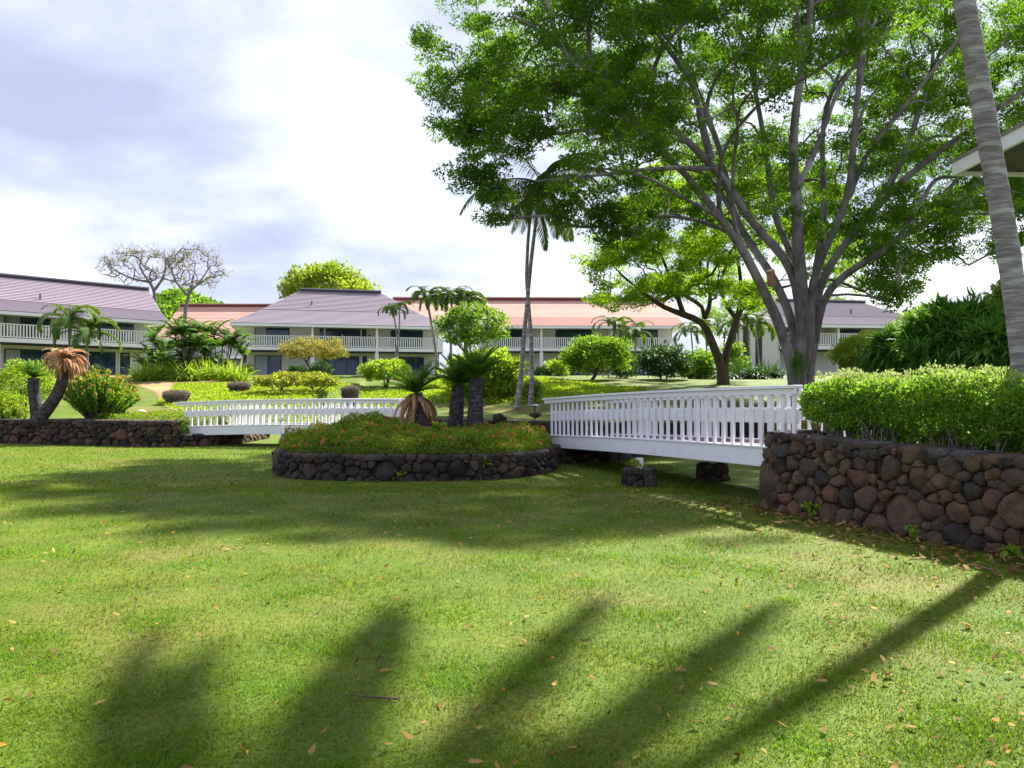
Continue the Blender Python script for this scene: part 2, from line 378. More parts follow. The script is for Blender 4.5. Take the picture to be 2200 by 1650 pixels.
sheet('garden_path', [(-27, 58), (-19, 57.5), (-16.5, 50), (-15.6, 44), (-14.6, 38), (-13.6, 34), (-14.4, 33), (-16.5, 37), (-19.5, 43), (-24, 50), (-33, 55)], M['path'], .01, .35)
sheet('soil', sarc(PLC, 2.9, 3.15, 0, 360, 60)[:-1], M['soil'], .012, .2)

# distant hill
hx = np.linspace(-260, 260, 80); hy = np.linspace(150, 420, 30); HX, HY = np.meshgrid(hx, hy)
HZ = 3 + 21.5 * np.exp(-((HX + 77) / 17) ** 2 - ((HY - 190) / 45) ** 2) + 7 * np.exp(-((HX - 60) / 80) ** 2 - ((HY - 260) / 60) ** 2) + .8 * np.sin(HX * .35) * np.sin(HY * .3)
HZ -= 6 * (1 - sstep((HY - 150) / 20))
ix = np.arange(HX.size).reshape(HX.shape)
single('hill', mesh('hill', np.stack([HX, HY, HZ], -1).reshape(-1, 3), np.stack([ix[:-1, :-1], ix[:-1, 1:], ix[1:, 1:], ix[1:, :-1]], -1).reshape(-1, 4),
       mat('hill_scrub', (.07, .13, .025), (.035, .075, .018), .25, .9, 1.5, 1.2, c3=(.12, .17, .04), s3=.1), True), kind='structure')

# ---------------------------------------------------------------- stone walls
def smooth_path(p, it=2):
    p = [np.array(a, float) for a in p]
    for _ in range(it):
        q = [p[0]]
        for a, b in zip(p[:-1], p[1:]): q += [a * .8 + b * .2, a * .2 + b * .8]
        p = q + [p[-1]]
    return np.array(p)
class Path:
    def __init__(s, pts, it=2):
        s.p = smooth_path(pts, it); d = np.diff(s.p, axis=0); L = np.linalg.norm(d, axis=1); s.u = np.r_[0, np.cumsum(L)]; s.L = s.u[-1]
        t = norm(np.gradient(s.p, axis=0)); s.n = np.stack([t[:, 1], -t[:, 0]], 1)
    def at(s, u, w):
        u = np.asarray(u, float)
        x = np.interp(u, s.u, s.p[:, 0]); y = np.interp(u, s.u, s.p[:, 1])
        nx = np.interp(u, s.u, s.n[:, 0]); ny = np.interp(u, s.u, s.n[:, 1]); k = np.hypot(nx, ny)
        return x + nx / k * w, y + ny / k * w
def clip_cell(poly, a, b):
    m = (a + b) / 2; n = b - a; o = []
    for i in range(len(poly)):
        p, q = poly[i], poly[(i + 1) % len(poly)]; dp = (p - m) @ n; dq = (q - m) @ n
        if dp <= 0: o.append(p)
        if dp * dq < 0: o.append(p + (q - p) * dp / (dp - dq))
    return o
def resample(poly, k):
    p = np.array(poly)
    for f_ in (.05, .12):
        q = np.roll(p, -1, 0); p = np.stack([p * (1 - f_) + q * f_, p * f_ + q * (1 - f_)], 1).reshape(-1, 2)
    d = np.r_[0, np.cumsum(np.linalg.norm(np.roll(p, -1, 0) - p, axis=1))]; pc = np.vstack([p, p[:1]])
    t = np.arange(k) / k * d[-1]
    return np.stack([np.interp(t, d, pc[:, 0]), np.interp(t, d, pc[:, 1])], 1)
def stone_wall(root, pts, height, size, thick=.45, seed=1, k=14, weights=(.3, .25, .25, .05, .05, .1), batter=.08, u_from=0, u_to=None, maxn=290, bulge=1, lowrust=True, capsize=.32, it=2):
    r = np.random.default_rng(seed); pa = Path(pts, it); u_to = u_to or pa.L
    H = height if callable(height) else (lambda u: height + 0 * np.asarray(u))
    # core
    us = np.linspace(0, pa.L, max(8, int(pa.L / .25))); hs = H(us)
    c = MB(); rows = []
    for w, zf in ((-.05 + batter * .9, -.15), (-.06, -.05), (-thick, -.05), (-thick, -.15)):
        x, y = pa.at(us, w); rows.append(np.stack([x, y, (hs + zf) if zf == -.05 else 0 * hs - .15], 1))
    n = len(us); V = np.concatenate(rows); Fc = []
    for a, b in ((0, 1), (1, 2), (2, 3)):
        for i in range(n - 1): Fc.append((a * n + i, a * n + i + 1, b * n + i + 1, b * n + i))
    Fc += [(0, n, 2 * n, 3 * n), (n - 1, 4 * n - 1, 3 * n - 1, 2 * n - 1)]
    c.add(V, Fc); part('core', c.mesh('core', M['mortar']), root)
    # seeds: sizes fall from bottom to top
    seeds = []; tries = 0
    def rad(v, h): return size * (1.28 - .62 * np.clip(v / h, 0, 1))
    while tries < 14000:
        tries += 1
        u = r.uniform(u_from, u_to); h = float(H(u)); v = r.uniform(-.02, h); rr = rad(v, h) * r.choice([.55, .75, 1.0, 1.2, 1.4], p=[.28, .32, .24, .12, .04]) if tries < 2600 else rad(v, h) * r.uniform(.42, .8)
        if all(math.hypot((u - a) * .82, v - b) > (rr + c_) * .5 for a, b, c_ in seeds): seeds.append((u, v, rr))
    seeds = np.array(seeds); q = seeds[:, :2] * (.82, 1.0); wq = seeds[:, 2]
    big = 0
    for i in range(len(seeds)):
        if big >= maxn: break
        u, v, rr = seeds[i]; h = float(H(u))
        cell = [np.array(a) for a in ((u * .82 - rr, max(-.06, v - rr)), (u * .82 + rr, max(-.06, v - rr)), (u * .82 + rr, min(h - .03, v + rr)), (u * .82 - rr, min(h - .03, v + rr)))]
        o = np.argsort(np.hypot(*(q - q[i]).T))[1:16]
        for j in o:
            sh = (wq[i] - wq[j]) * .42; dv = q[j] - q[i]; dv = dv / (np.linalg.norm(dv) + 1e-9)
            cell = clip_cell(cell, q[i] + dv * sh, q[j] + dv * sh)
            if len(cell) < 3: break
        if len(cell) < 3: continue
        cell = np.array(cell) / (.82, 1); 
        if np.ptp(cell[:, 0]) < .05 or np.ptp(cell[:, 1]) < .04: continue
        ring = resample(cell, k); ce = ring.mean(0); ext = min(np.ptp(ring[:, 0]), np.ptp(ring[:, 1]))
        ring = ce + (ring - ce) * (1 - .006 / max(ext, .05)); ring += r.normal(0, .006, ring.shape)
        hb = min(.055, ext * r.uniform(.15, .26)) * bulge
        tilt = r.normal(0, .16, 2); rings = []; fn = r.normal(size=(3, 2)); fn /= np.linalg.norm(fn, axis=1)[:, None]; fo = r.uniform(.1, .55, 3) * ext; fs = r.uniform(.3, .8, 3)
        for s_, w_ in ((.96, -.09), (1.0, -.02), (.98, .5), (.89, .9), (.55, 1.0)):
            rg = ce + (ring - ce) * s_
            w = (w_ if w_ < 0 else w_ * hb) + r.normal(0, hb * .11, k) + ((rg - ce) @ tilt) * (w_ > 0) - (w_ > 0) * sum(np.maximum(0, (rg - ce) @ fn[f] - fo[f] * .5) * fs[f] for f in range(3))
            rings.append(np.column_stack([rg, w]))
        A = np.concatenate(rings + [np.array([[ce[0], ce[1], hb]])])
        vv = A[:, 1]; hh = H(A[:, 0]); x, y = pa.at(A[:, 0], A[:, 2] + batter * (1 - np.clip(vv / np.maximum(hh, .1), 0, 1)) * .9)
        Fc = []
        for a in range(4):
            for b in range(k): Fc.append((a * k + b, a * k + (b + 1) % k, (a + 1) * k + (b + 1) % k, (a + 1) * k + b))
        for b in range(k): Fc.append((4 * k + b, 4 * k + (b + 1) % k, 5 * k))
        w = np.array(weights, float).copy()
        if lowrust and v / h < .55: w[3] *= 2.0; w[4] *= 2.2; w[1] *= 1.3
        if v / h > .7: w[3] *= .1; w[4] *= .3; w[0] *= 1.5
        mt = M['stones'][r.choice(6, p=w / w.sum())]
        ctr = np.array((x[-1], y[-1], vv[-1]))
        part('stone', mesh('stone', np.stack([x, y, vv], 1) - ctr, Fc, mt, True), root, at=ctr); big += 1
    # cap stones along the top
    u = u_from
    while u < u_to - .05 and big < 299:
        ln = capsize * r.uniform(.6, 1.4); dep = thick * r.uniform(.9, 1.02); h = float(H(u + ln / 2)); th = r.uniform(.03, .042)
        a = np.arange(12) / 12 * 2 * math.pi
        ex = 2 * .5 / (1.0) ; sx = np.sign(np.cos(a)) * np.abs(np.cos(a)) ** .45; sy = np.sign(np.sin(a)) * np.abs(np.sin(a)) ** .45
        uu = u + ln / 2 + sx * ln * .5; ww = -thick / 2 + .015 + sy * (dep / 2 + .03) + r.normal(0, .012, 12)
        rows = []
        for s_, z_ in ((.95, -.07), (1.0, -.02), (.96, .35), (.72, .9)):
            x, y = pa.at(u + ln / 2 + (uu - u - ln / 2) * s_, -thick / 2 + (ww + thick / 2) * s_); rows.append(np.stack([x, y, h - .05 + (z_ if z_ < 0 else th * z_) + r.normal(0, .005, 12)], 1))
        x, y = pa.at(u + ln / 2, -thick / 2); A = np.concatenate(rows + [np.array([[x, y, h - .05 + th]])])
        Fc = [(p_ * 12 + b, p_ * 12 + (b + 1) % 12, (p_ + 1) * 12 + (b + 1) % 12, (p_ + 1) * 12 + b) for p_ in range(3) for b in range(12)] + [(36 + b, 36 + (b + 1) % 12, 48) for b in range(12)]
        ctr = A[-1]
        part('cap_stone', mesh('cap_stone', A - ctr, Fc, M['stones'][r.choice([0, 0, 2, 1, 5])], True), root, at=ctr); big += 1
        u += ln * .97
    return pa

w = thing('stone_wall', 'tall brown lava stone wall under the clipped hedge at the end of the near bridge', 'stone wall', (4.4, 11, 0))
WALL_R = stone_wall(w, PATH_RIGHT, lambda u: 1.19 - .028 * np.clip(np.asarray(u) - 1.2, 0, 9), .24, .45, 11, 18, (.12, .38, .32, .08, .08, .02), .12, 0, 7.0, bulge=1.1)
w = thing('stone_wall', 'long dark lava stone wall beside the far white bridge, below the dead-topped cycad', 'stone wall', (-15, 27, 0))
stone_wall(w, PATH_LEFT, lambda u: np.where(np.interp(np.asarray(u, float), [0, 13.0, 13.25, 30], [0, 0, 1, 1]) > .5, .40, .87), .25, .5, 12, 10, (.52, .18, .2, .04, .04, .02), .06, 5.2, None)
w = thing('planter_wall', 'low round black lava stone planter wall in the middle of the lawn', 'planter wall', (-2.2, 16, 0))
stone_wall(w, PATH_PLANTER, 0.54, .22, .38, 13, 12, (.80, .05, .13, .0, .02, .0), .05, lowrust=False)
w = thing('stone_wall', 'dark stone wall behind the planter at the foot of the grassy mound', 'stone wall', (-1, 24.5, .4))
stone_wall(w, PATH_BACK, .97, .30, .4, 14, 10, (.55, .15, .2, .01, .02, .08), .03, 0, 12, lowrust=False)
w = thing('stone_wall', 'shaded stone abutment under the left end of the near bridge', 'stone wall', (2.2, 19.2, 0))
stone_wall(w, PATH_ABUT, .50, .28, .4, 15, 10, (.6, .12, .2, .01, .02, .06), .03, lowrust=False)
# boulder at the foot of the wall end
def boulder(name, at, sz, m, seed, parent=None, **k):
    r = np.random.default_rng(seed); import bmesh
    bm = bmesh.new(); bmesh.ops.create_icosphere(bm, subdivisions=3, radius=1)
    pl = [(norm(r.normal(size=3)), r.uniform(.5, .78)) for _ in range(11)]
    for v_ in bm.verts:
        c = np.array(v_.co)
        for nn, d in pl:
            e = c @ nn - d
            if e > 0: c = c - nn * e * .8
        c = c * (1 + r.normal(0, .012)); v_.co = Vector(c * np.array(sz))
    me = bpy.data.meshes.new(name); bm.to_mesh(me); bm.free(); me.materials.append(m)
    me.polygons.foreach_set('use_smooth', np.ones(len(me.polygons), bool))
    if parent: return part(name, me, parent, at=at, **k)
    return single(name, me, loc=at, **k)
boulder('boulder', (4.05, 12.05, .25), (.36, .30, .42), M['stones'][2], 8, label='large dark boulder at the foot of the hedge wall end', cat='boulder')
boulder('boulder', tuple(P(1071, 897, 23.6)), (.28, .2, .2), M['stones'][0], 4, label='small black rock sitting on the wall behind the planter', cat='rock')
boulder('boulder', tuple(P(1150, 893, 23.3)), (.22, .16, .11), M['stones'][2], 5, label='brown rock on the wall beside the garden lamp', cat='rock')

# stone piers of the near bridge
def pier(label, x, y, r0, h, seed, m_):
    w = thing('stone_pier', label, 'stone pier', (x, y, 0))
    ring = [(x + r0 * math.cos(a), y + r0 * math.sin(a)) for a in np.linspace(-math.pi * 1.0, math.pi * .98, 20)]
    stone_wall(w, ring, h, .24, r0 * .8, seed, 10, m_, .03, lowrust=False, it=0, capsize=.24)
PIERW = (.6, .1, .2, .01, .05, .04)
PN0 = np.array((.93, 20.1)); PN1 = np.array((3.98, 12.05)); PD = (PN1 - PN0) / np.linalg.norm(PN1 - PN0); PB = np.array((-PD[1], PD[0]))
def onbr(t, b=0): return PN0 + PD * t + PB * b
# pixel (1375,1045) base -> depth 15.0 ; second (1525,1035) depth 15.7 on the far side
pier('round stone pier under the near bridge with a fern on its top', 2.42, 15.15, .27, .36, 21, PIERW)
pier('second stone pier in shade under the far side of the near bridge', 4.05, 16.1, .27, .36, 22, PIERW)

# ---------------------------------------------------------------- footbridges
def footbridge(label, P0, P1, z0, z1, width, nb, beam=.29, rail=.96, arch=.03, over=.35, baluster=.034, boards=60, ext=(.0, .0)):
    P0 = np.array(P0, float); P1 = np.array(P1, float); Ln = np.linalg.norm(P1 - P0); d = (P1 - P0) / Ln; b = np.array((-d[1], d[0]))
    root = thing('footbridge', label, 'bridge', (P0[0], P0[1], 0))
    zz = lambda t: z0 + (z1 - z0) * t / Ln + arch * (1 - (2 * t / Ln - 1) ** 2)
    def strip(name, m, par, t0, t1, w0, w1, za, zb, n=16):
        ts = np.linspace(t0, t1, n); V = []
        for t in ts:
            for w_, z_ in ((w0, za), (w1, za), (w1, zb), (w0, zb)):
                p = P0 + d * t + b * w_; V.append((p[0], p[1], zz(t) + z_))
        Fc = []
        for i in range(n - 1):
            for j in range(4): Fc.append((i * 4 + j, (i + 1) * 4 + j, (i + 1) * 4 + (j + 1) % 4, i * 4 + (j + 1) % 4))
        Fc += [(0, 1, 2, 3), ((n - 1) * 4 + 3, (n - 1) * 4 + 2, (n - 1) * 4 + 1, (n - 1) * 4)]
        me = mesh(name, V, Fc, m); o = part(name, me, par)
        bv = o.modifiers.new('bevel', 'BEVEL'); bv.width = .006; bv.segments = 2; bv.limit_method = 'ANGLE'
        return o
    bal = MB().box((0, 0, 0), (baluster, baluster * .5, .5), (d[0], d[1], 0), (b[0], b[1], 0)).mesh('baluster', M['white'])
    brd = MB().box((0, 0, 0), (Ln / boards * .5 - .004, width / 2 - .12, .019), (d[0], d[1], 0), (b[0], b[1], 0)).mesh('deck_board', M['deckbrown'])
    for side, wo in ((0, 0.0), (1, width)):
        s_ = 1 if side == 0 else -1
        strip('side_beam', M['white'], root, 0, Ln, wo + .03 * s_, wo + .10 * s_, -beam, 0)
        strip('ledge', M['white'], root, .01, Ln, wo + .005 * s_, wo + .13 * s_, .0, .03)
        hr = strip('handrail', M['white'], root, -over, Ln + ext[side], wo - .04 * s_, wo + .14 * s_, rail - .045, rail)
        strip('rail_board', M['white'], hr, -over * .8, Ln + ext[side], wo - .005 * s_, wo + .032 * s_, rail - .135, rail - .047)
        strip('rail_board', M['white'], hr, 0, Ln + ext[side] * .9, wo + .087 * s_, wo + .112 * s_, rail - .135, rail - .047)
        strip('mid_board', M['white'], hr, .02, Ln + ext[side] * .9, wo + .087 * s_, wo + .112 * s_, rail * .41, rail * .65)
        for i in range(nb):
            t = .05 + (Ln + ext[side] * .9 - .1) * i / (nb - 1); p = P0 + d * t + b * (wo + .06 * s_)
            za = zz(t) + .031; zb = zz(t) + rail - .136 
            part('baluster', bal, hr, at=(p[0], p[1], (za + zb) / 2), scale=(1, 1, (zb - za) * .999))
    for i in range(boards):
        t = Ln * (i + .5) / boards; p = P0 + d * t + b * (width / 2)
        part('deck_board', brd, root, at=(p[0], p[1], zz(t) - .02))
    strip('joist', M['white'], root, 0, Ln, width / 2 - .05, width / 2 + .05, -beam * .9, -.04)
    return root, (lambda t, w_, z_=0: (*(P0 + d * t + b * w_), zz(t) + z_))
br, fb = footbridge('white footbridge nearest the camera, ending at the stone wall under the hedge', PN0, PN1, .67, .905, 1.85, 37, ext=(.45, 1.3))
for (x, y), z1 in (((2.42, 15.15), .52), ((4.05, 16.1), .52)):
    part('post', MB().box((x, y, (.3 + z1) / 2), (.065, .065, (z1 - .3) / 2)).mesh('post', M['white']), br)
FB0 = np.array((-11.13 - .03, 27.0)); FB1 = np.array((-3.55, 25.0))
br2, fb2 = footbridge('white footbridge in the distance, left of the planter', FB0, FB1, 0.60, .71, 1.8, 33, beam=.29, rail=.86, arch=.05, boards=56, baluster=.037)
for t in (3.7,):
    for w_ in (.2, 1.6):
        x, y, z = fb2(t, w_)
        part('post', MB().box((x, y, .2), (.07, .07, .22)).mesh('post', M['white']), br2)

# globe lamp fixed to the far bridge, garden lamps
def ball(name, c, r_, m, parent, k=14, flat=1):
    V = []; Fc = []
    for i in range(k + 1):
        th = math.pi * i / k
        for j in range(k * 2): ph = math.pi * j / k; V.append((c[0] + r_ * math.sin(th) * math.cos(ph), c[1] + r_ * math.sin(th) * math.sin(ph), c[2] + r_ * flat * math.cos(th)))
    for i in range(k):
        for j in range(k * 2): Fc.append((i * 2 * k + j, i * 2 * k + (j + 1) % (2 * k), (i + 1) * 2 * k + (j + 1) % (2 * k), (i + 1) * 2 * k + j))
    return part(name, mesh(name, V, Fc, m, True), parent)
gx_, gy_, gz_ = P(604, 901, 25.9)
gl = thing('globe_lamp', 'white globe lamp on a short post before the far bridge railing', 'lamp', (gx_, gy_, .62))
ball('globe', (gx_, gy_, gz_), .085, M['globe'], gl)
lp = MB().tube([(gx_, gy_, 0), (gx_, gy_, gz_ - .07)], .02, 8); part('post', lp.mesh('post', M['white']), gl)
part('collar', MB().tube([(gx_, gy_, gz_ - .10), (gx_, gy_, gz_ - .06)], .05, 12).mesh('collar', M['white']), gl)
def garden_lamp(label, px, py_top, D, h, capm):
    x, y, z = P(px, py_top, D); zg = gz(x, y)
    g = thing('garden_lamp', label, 'lamp', (x, y, zg))
    part('post', MB().tube([(x, y, zg - .05), (x, y, z - .04)], .022, 8).mesh('post', M['dark']), g)
    part('shade', MB().tube([(x, y, z - .06), (x, y, z - .05), (x, y, z - .01), (x, y, z)], [.17, .16, .05, .02], 14).mesh('shade', capm, True), g)
M['lampgreen'] = mat('aged_metal', (.12, .17, .16), (.08, .11, .1), 8, .5)
garden_lamp('dark mushroom garden lamp on the mound behind the stone wall', 1149, 868, 24.6, .6, M['lampgreen'])
garden_lamp('small white garden lamp at the end of the croton bush', 305, 880, 29.5, .2, M['white'])

# ---------------------------------------------------------------- houses
def slopes(A0, A1, B0, B1, n, step, m, root, name='roof_course'):
    """overlapping courses of shingles from the lower edge A0-A1 to the upper edge B0-B1"""
    A0, A1, B0, B1 = [np.array(p, float) for p in (A0, A1, B0, B1)]
    nr = np.cross(A1 - A0, (B0 + B1) / 2 - (A0 + A1) / 2); nr /= np.linalg.norm(nr)
    if nr[2] < 0: nr = -nr
    V = []; Fc = []
    for i in range(n):
        t0, t1 = i / n, (i + 1) / n
        a, b_ = A0 + (B0 - A0) * t0, A1 + (B1 - A1) * t0; c, d_ = A1 + (B1 - A1) * t1, A0 + (B0 - A0) * t1
        k = len(V); up = nr * step; dn = nr * -.03
        V += [a + dn, b_ + dn, a + up, b_ + up, c, d_]
        Fc += [(k, k + 1, k + 3, k + 2), (k + 2, k + 3, k + 4, k + 5), (k, k + 2, k + 5), (k + 1, k + 4, k + 3)]
    return mesh(name, V, Fc, m)
GLASS_N = [0]
def house(label, group, O, e, L_, zg, zf, ze, fins, wins, roof, mats, depth=9.0, bal_sp=.2, posts=(), balc=True, rail_from=0, sides=()):
    O = np.array(O, float); e = np.array(e, float); e /= np.linalg.norm(e); b = np.array((-e[1], e[0]))
    if b[1] < 0: b = -b
    Wp = lambda s, t, z: np.array((*(O + e * s + b * t), z))
    root = thing('house', label, 'house', (O[0], O[1], zg), group)
    e3 = (e[0], e[1], 0); b3 = (b[0], b[1], 0)
    def bx(name, s0, s1, t0, t1, z0, z1, m, par=root, **k):
        c = Wp((s0 + s1) / 2, (t0 + t1) / 2, (z0 + z1) / 2)
        return part(name, MB().box((0, 0, 0), ((s1 - s0) / 2, (t1 - t0) / 2, (z1 - z0) / 2), e3, b3).mesh(name, m), par, at=c, **k)
    bd = 1.8
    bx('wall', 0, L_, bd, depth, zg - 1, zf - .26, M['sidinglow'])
    bx('wall', .05, L_ - .05, bd + .05, depth - .05, zf - .26, ze + .5, M['siding'])
    if balc:
        bal = bx('balcony', -.02, L_ + .02, -.02, bd + .02, zf - .34, zf - .10, M['dark'])
        bx('fascia', -.06, L_ + .06, -.08, -.03, zf - .24, zf + .05, M['white'], bal)
        bx('handrail', -.06, L_ + .06, -.11, .03, zf + 1.0, zf + 1.06, M['white'], bal)
        bx('bottom_rail', 0, L_, -.07, -.01, zf + .10, zf + .17, M['white'], bal)
        n = int(L_ / bal_sp); c0 = MB().box((0, 0, 0), (.045, .02, .42), e3, b3).mesh('baluster', M['white'])
        for i in range(n + 1):
            part('baluster', c0, bal, at=Wp(i * L_ / n, -.04, zf + .585))
        for s_ in (0, L_):   # railing return
            m_ = MB().box(Wp(s_, bd / 2, zf + 1.03), (.03, bd / 2, .03), e3, b3)
            for q in range(9): m_.box(Wp(s_, .1 + q * .2, zf + .55), (.02, .04, .45), e3, b3)
            part('side_railing', m_.mesh('side_railing', M['white']), bal)
    for s_ in fins: bx('partition', s_ - .09, s_ + .09, -.13, bd + .06, zf - .36, ze + .25, M['whitefar'])
    for s_, z0, z1 in fins_low(fins, zg, zf): bx('column', s_ - .16, s_ + .16, -.10, .12, z0, z1, M['whitefar'])
    for s_ in posts: bx('post', s_ - .14, s_ + .14, .1, .4, zg - .5, zf - .34, M['dark'])
    for s0, s1, fl, style in wins:
        z0, z1 = (zf + .06, zf + 2.12) if fl == 1 else (zg + .02, zg + 2.1)
        if style.startswith('s'): z0 = z0 + .0
        tw = bd + (.05 if fl == 1 else 0)
        f = bx('window', s0, s1, tw - .06, tw - .004, z0, z1, M['frame'])
        npn = max(1, round((s1 - s0) / 1.15)); 
        for i in range(npn):
            a0 = s0 + .05 + (s1 - s0 - .1) * i / npn; a1 = s0 + .05 + (s1 - s0 - .1) * (i + 1) / npn
            bx('pane', a0 + .03, a1 - .03, tw - .075, tw - .062, z0 + .07, z1 - .07, M['glass'] if not ('c' in style and i == 0) else M['curtain'], f)
        if 'w' in style:
            for a in (s0 - .1, s1 + .02): bx('trim', a, a + .09, tw - .09, tw - .002, z0 - .05, z1 + .08, M['white'], f)
    # roof
    rm, rl, rr = mats; g = roof
    Ev = g.get('over', .55); dk = g.get('back', depth + .5)
    E = lambda s, t, z: Wp(s, t, z)
    FL, FR = E(-g['sl'], -Ev, ze), E(L_ + g['sr'], -Ev, ze)
    BL_, BR_ = E(-g['sl'], dk, ze), E(L_ + g['sr'], dk, ze)
    RL, RR = E(g['rl'][0], g['rl'][1], g['rz']), E(g['rr'][0], g['rr'][1], g['rz'])
    kk = g.get('k', .42); kz = g.get('kz', .36)
    def mid(a, c): m_ = a + (c - a) * kk; m_[2] = a[2] + (c[2] - a[2]) * kz; return m_
    KFL, KFR, KBL, KBR = mid(FL, RL), mid(FR, RR), mid(BL_, RL), mid(BR_, RR)
    nl, nu = g.get('nl', 12), g.get('nu', 15)
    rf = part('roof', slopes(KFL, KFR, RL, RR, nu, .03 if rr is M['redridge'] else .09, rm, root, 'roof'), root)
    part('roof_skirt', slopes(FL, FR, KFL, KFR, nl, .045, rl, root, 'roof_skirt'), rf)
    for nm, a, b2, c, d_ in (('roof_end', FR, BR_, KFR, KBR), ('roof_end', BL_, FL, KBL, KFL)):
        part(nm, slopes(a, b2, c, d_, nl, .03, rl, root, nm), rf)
    for nm, a, b2, c in (('roof_end', KFR, KBR, RR), ('roof_end', KBL, KFL, RL)):
        part(nm, slopes(a, b2, c, c, nu, .05, rm, root, nm), rf)
    part('roof_back', slopes(BR_, BL_, KBR, KBL, 3, .03, rl, root, 'roof_back'), rf)
    part('roof_back', slopes(KBR, KBL, RR, RL, 3, .03, rm, root, 'roof_back'), rf)
    rc = MB(); up = np.array((0, 0, 1.))
    rc.hexa([RL - np.array((*b, 0)) * .25 + up * -.22, RR - np.array((*b, 0)) * .25 + up * -.22, RR + np.array((*b, 0)) * .25 + up * -.22, RL + np.array((*b, 0)) * .25 + up * -.22,
             RL - np.array((*b, 0)) * .2 + up * .16, RR - np.array((*b, 0)) * .2 + up * .16, RR + np.array((*b, 0)) * .2 + up * .16, RL + np.array((*b, 0)) * .2 + up * .16])
    part('ridge_cap', rc.mesh('ridge_cap', rr), rf)
    rc = MB().hexa([RL - np.array((*b, 0)) * .3 + up * .165, RR - np.array((*b, 0)) * .3 + up * .165, RR + np.array((*b, 0)) * .3 + up * .165, RL + np.array((*b, 0)) * .3 + up * .165,
                    RL - np.array((*b, 0)) * .3 + up * .26, RR - np.array((*b, 0)) * .3 + up * .26, RR + np.array((*b, 0)) * .3 + up * .26, RL + np.array((*b, 0)) * .3 + up * .26])
    part('ridge_board', rc.mesh('ridge_board', M['shinglelow'] if rr is M['ridge'] else M['redlow']), rf)
    # eave fascia and soffit
    fm = MB(); pts = [FL, FR, BR_, BL_]
    for i in range(4):
        a, c = pts[i], pts[(i + 1) % 4]; n_ = c - a; n_[2] = 0; n_ /= np.linalg.norm(n_); o_ = np.array((n_[1], -n_[0], 0)) * .03
        fm.hexa([a - up * .26 - o_, c - up * .26 - o_, c - up * .26 + o_, a - up * .26 + o_, a - up * .035 - o_, c - up * .035 - o_, c - up * .035 + o_, a - up * .035 + o_])
    part('eave_board', fm.mesh('eave_board', M['white']), rf)
    sf = [p - up * .2 for p in pts]; part('soffit', mesh('soffit', sf + [p + up * .05 for p in sf], [(0, 1, 2, 3), (7, 6, 5, 4)], M['whitefar']), rf)
    for s_, t_ in g.get('vents', ()):
        q = KFL + (KFR - KFL) * s_; q = q + ((RL + (RR - RL) * s_) - q) * t_
        part('vent_pipe', MB().tube([q - up * .1, q + up * .45], .06, 8).mesh('vent_pipe', M['dark']), rf)
    return root, Wp
def fins_low(f, zg, zf): return [(s_, zg - .5, zf - .36) for s_ in f]
CH = 'white chairs on the house balconies'
def chair(label, Wp, s, t, z, ang, e):
    a = ang + math.atan2(e[1], e[0]); c = Wp(s, t, z)
    x, y, z = map(float, c); ca, sa = math.cos(a), math.sin(a); ex = (ca, sa, 0); bb = (-sa, ca, 0)
    root = thing('balcony_chair', label, 'chair', (x, y, z), CH)
    def q(u, w_, h): return (x + ca * u - sa * w_, y + sa * u + ca * w_, z + h)
    part('seat', MB().box(q(0, 0, .42), (.24, .24, .025), ex, bb).mesh('seat', M['plastic']), root)
    bk = MB()
    for i in range(-2, 3): bk.box(q(i * .095, .24, .68), (.036, .015, .24), ex, bb)
    bk.box(q(0, .24, .95), (.24, .02, .04), ex, bb); part('backrest', bk.mesh('backrest', M['plastic']), root)
    for i in (-1, 1):
        for j in (-1, 1): part('leg', MB().box(q(i * .21, j * .21, .2), (.02, .02, .2), ex, bb).mesh('leg', M['plastic']), root)
        part('armrest', MB().box(q(i * .25, 0, .64), (.025, .24, .015), ex, bb).mesh('armrest', M['plastic']), root)
    return root
def table(label, Wp, s, t, z):
    x, y, z = map(float, Wp(s, t, z)); root = thing('balcony_table', label, 'table', (x, y, z))
    part('tabletop', MB().tube([(x, y, z + .69), (x, y, z + .72)], .42, 18).mesh('tabletop', M['plastic']), root)
    part('leg', MB().tube([(x, y, z), (x, y, z + .69)], [.2, .05], 8).mesh('leg', M['plastic']), root)

GREY = (M['shingle'], M['shinglelow'], M['ridge']); RED = (M['redshingle'], M['redlow'], M['redridge'])
eM = (17.2, 4.5); 
hM, WM = house('two-storey white house with grey hipped roof in the middle, people on its balcony', None, (-23.6, 69), eM, 17.75, 3.05, 5.78, 7.85,
    (6.1, 11.75), [(1.1, 4.1, 1, 'c'), (7.3, 10.4, 1, 'w'), (6.75, 7.1, 1, 'w'), (10.55, 10.95, 1, 'w'), (13.2, 16.2, 1, ''),
                   (1.1, 3.4, 0, 'c'), (7.0, 10.3, 0, 'w'), (10.6, 11.0, 0, 'w'), (13.4, 16.3, 0, '')],
    dict(sl=.75, sr=.55, rl=(5.0, 5.2), rr=(12.6, 5.2), rz=11.45, k=.44, kz=.40, vents=((.28, .25), (.85, .25))), GREY, posts=(.4, 17.3))
eL = (7.3, 8.0)
OL = np.array((-28.1, 63.0)) - np.array(eL) / np.linalg.norm(eL) * 16.0
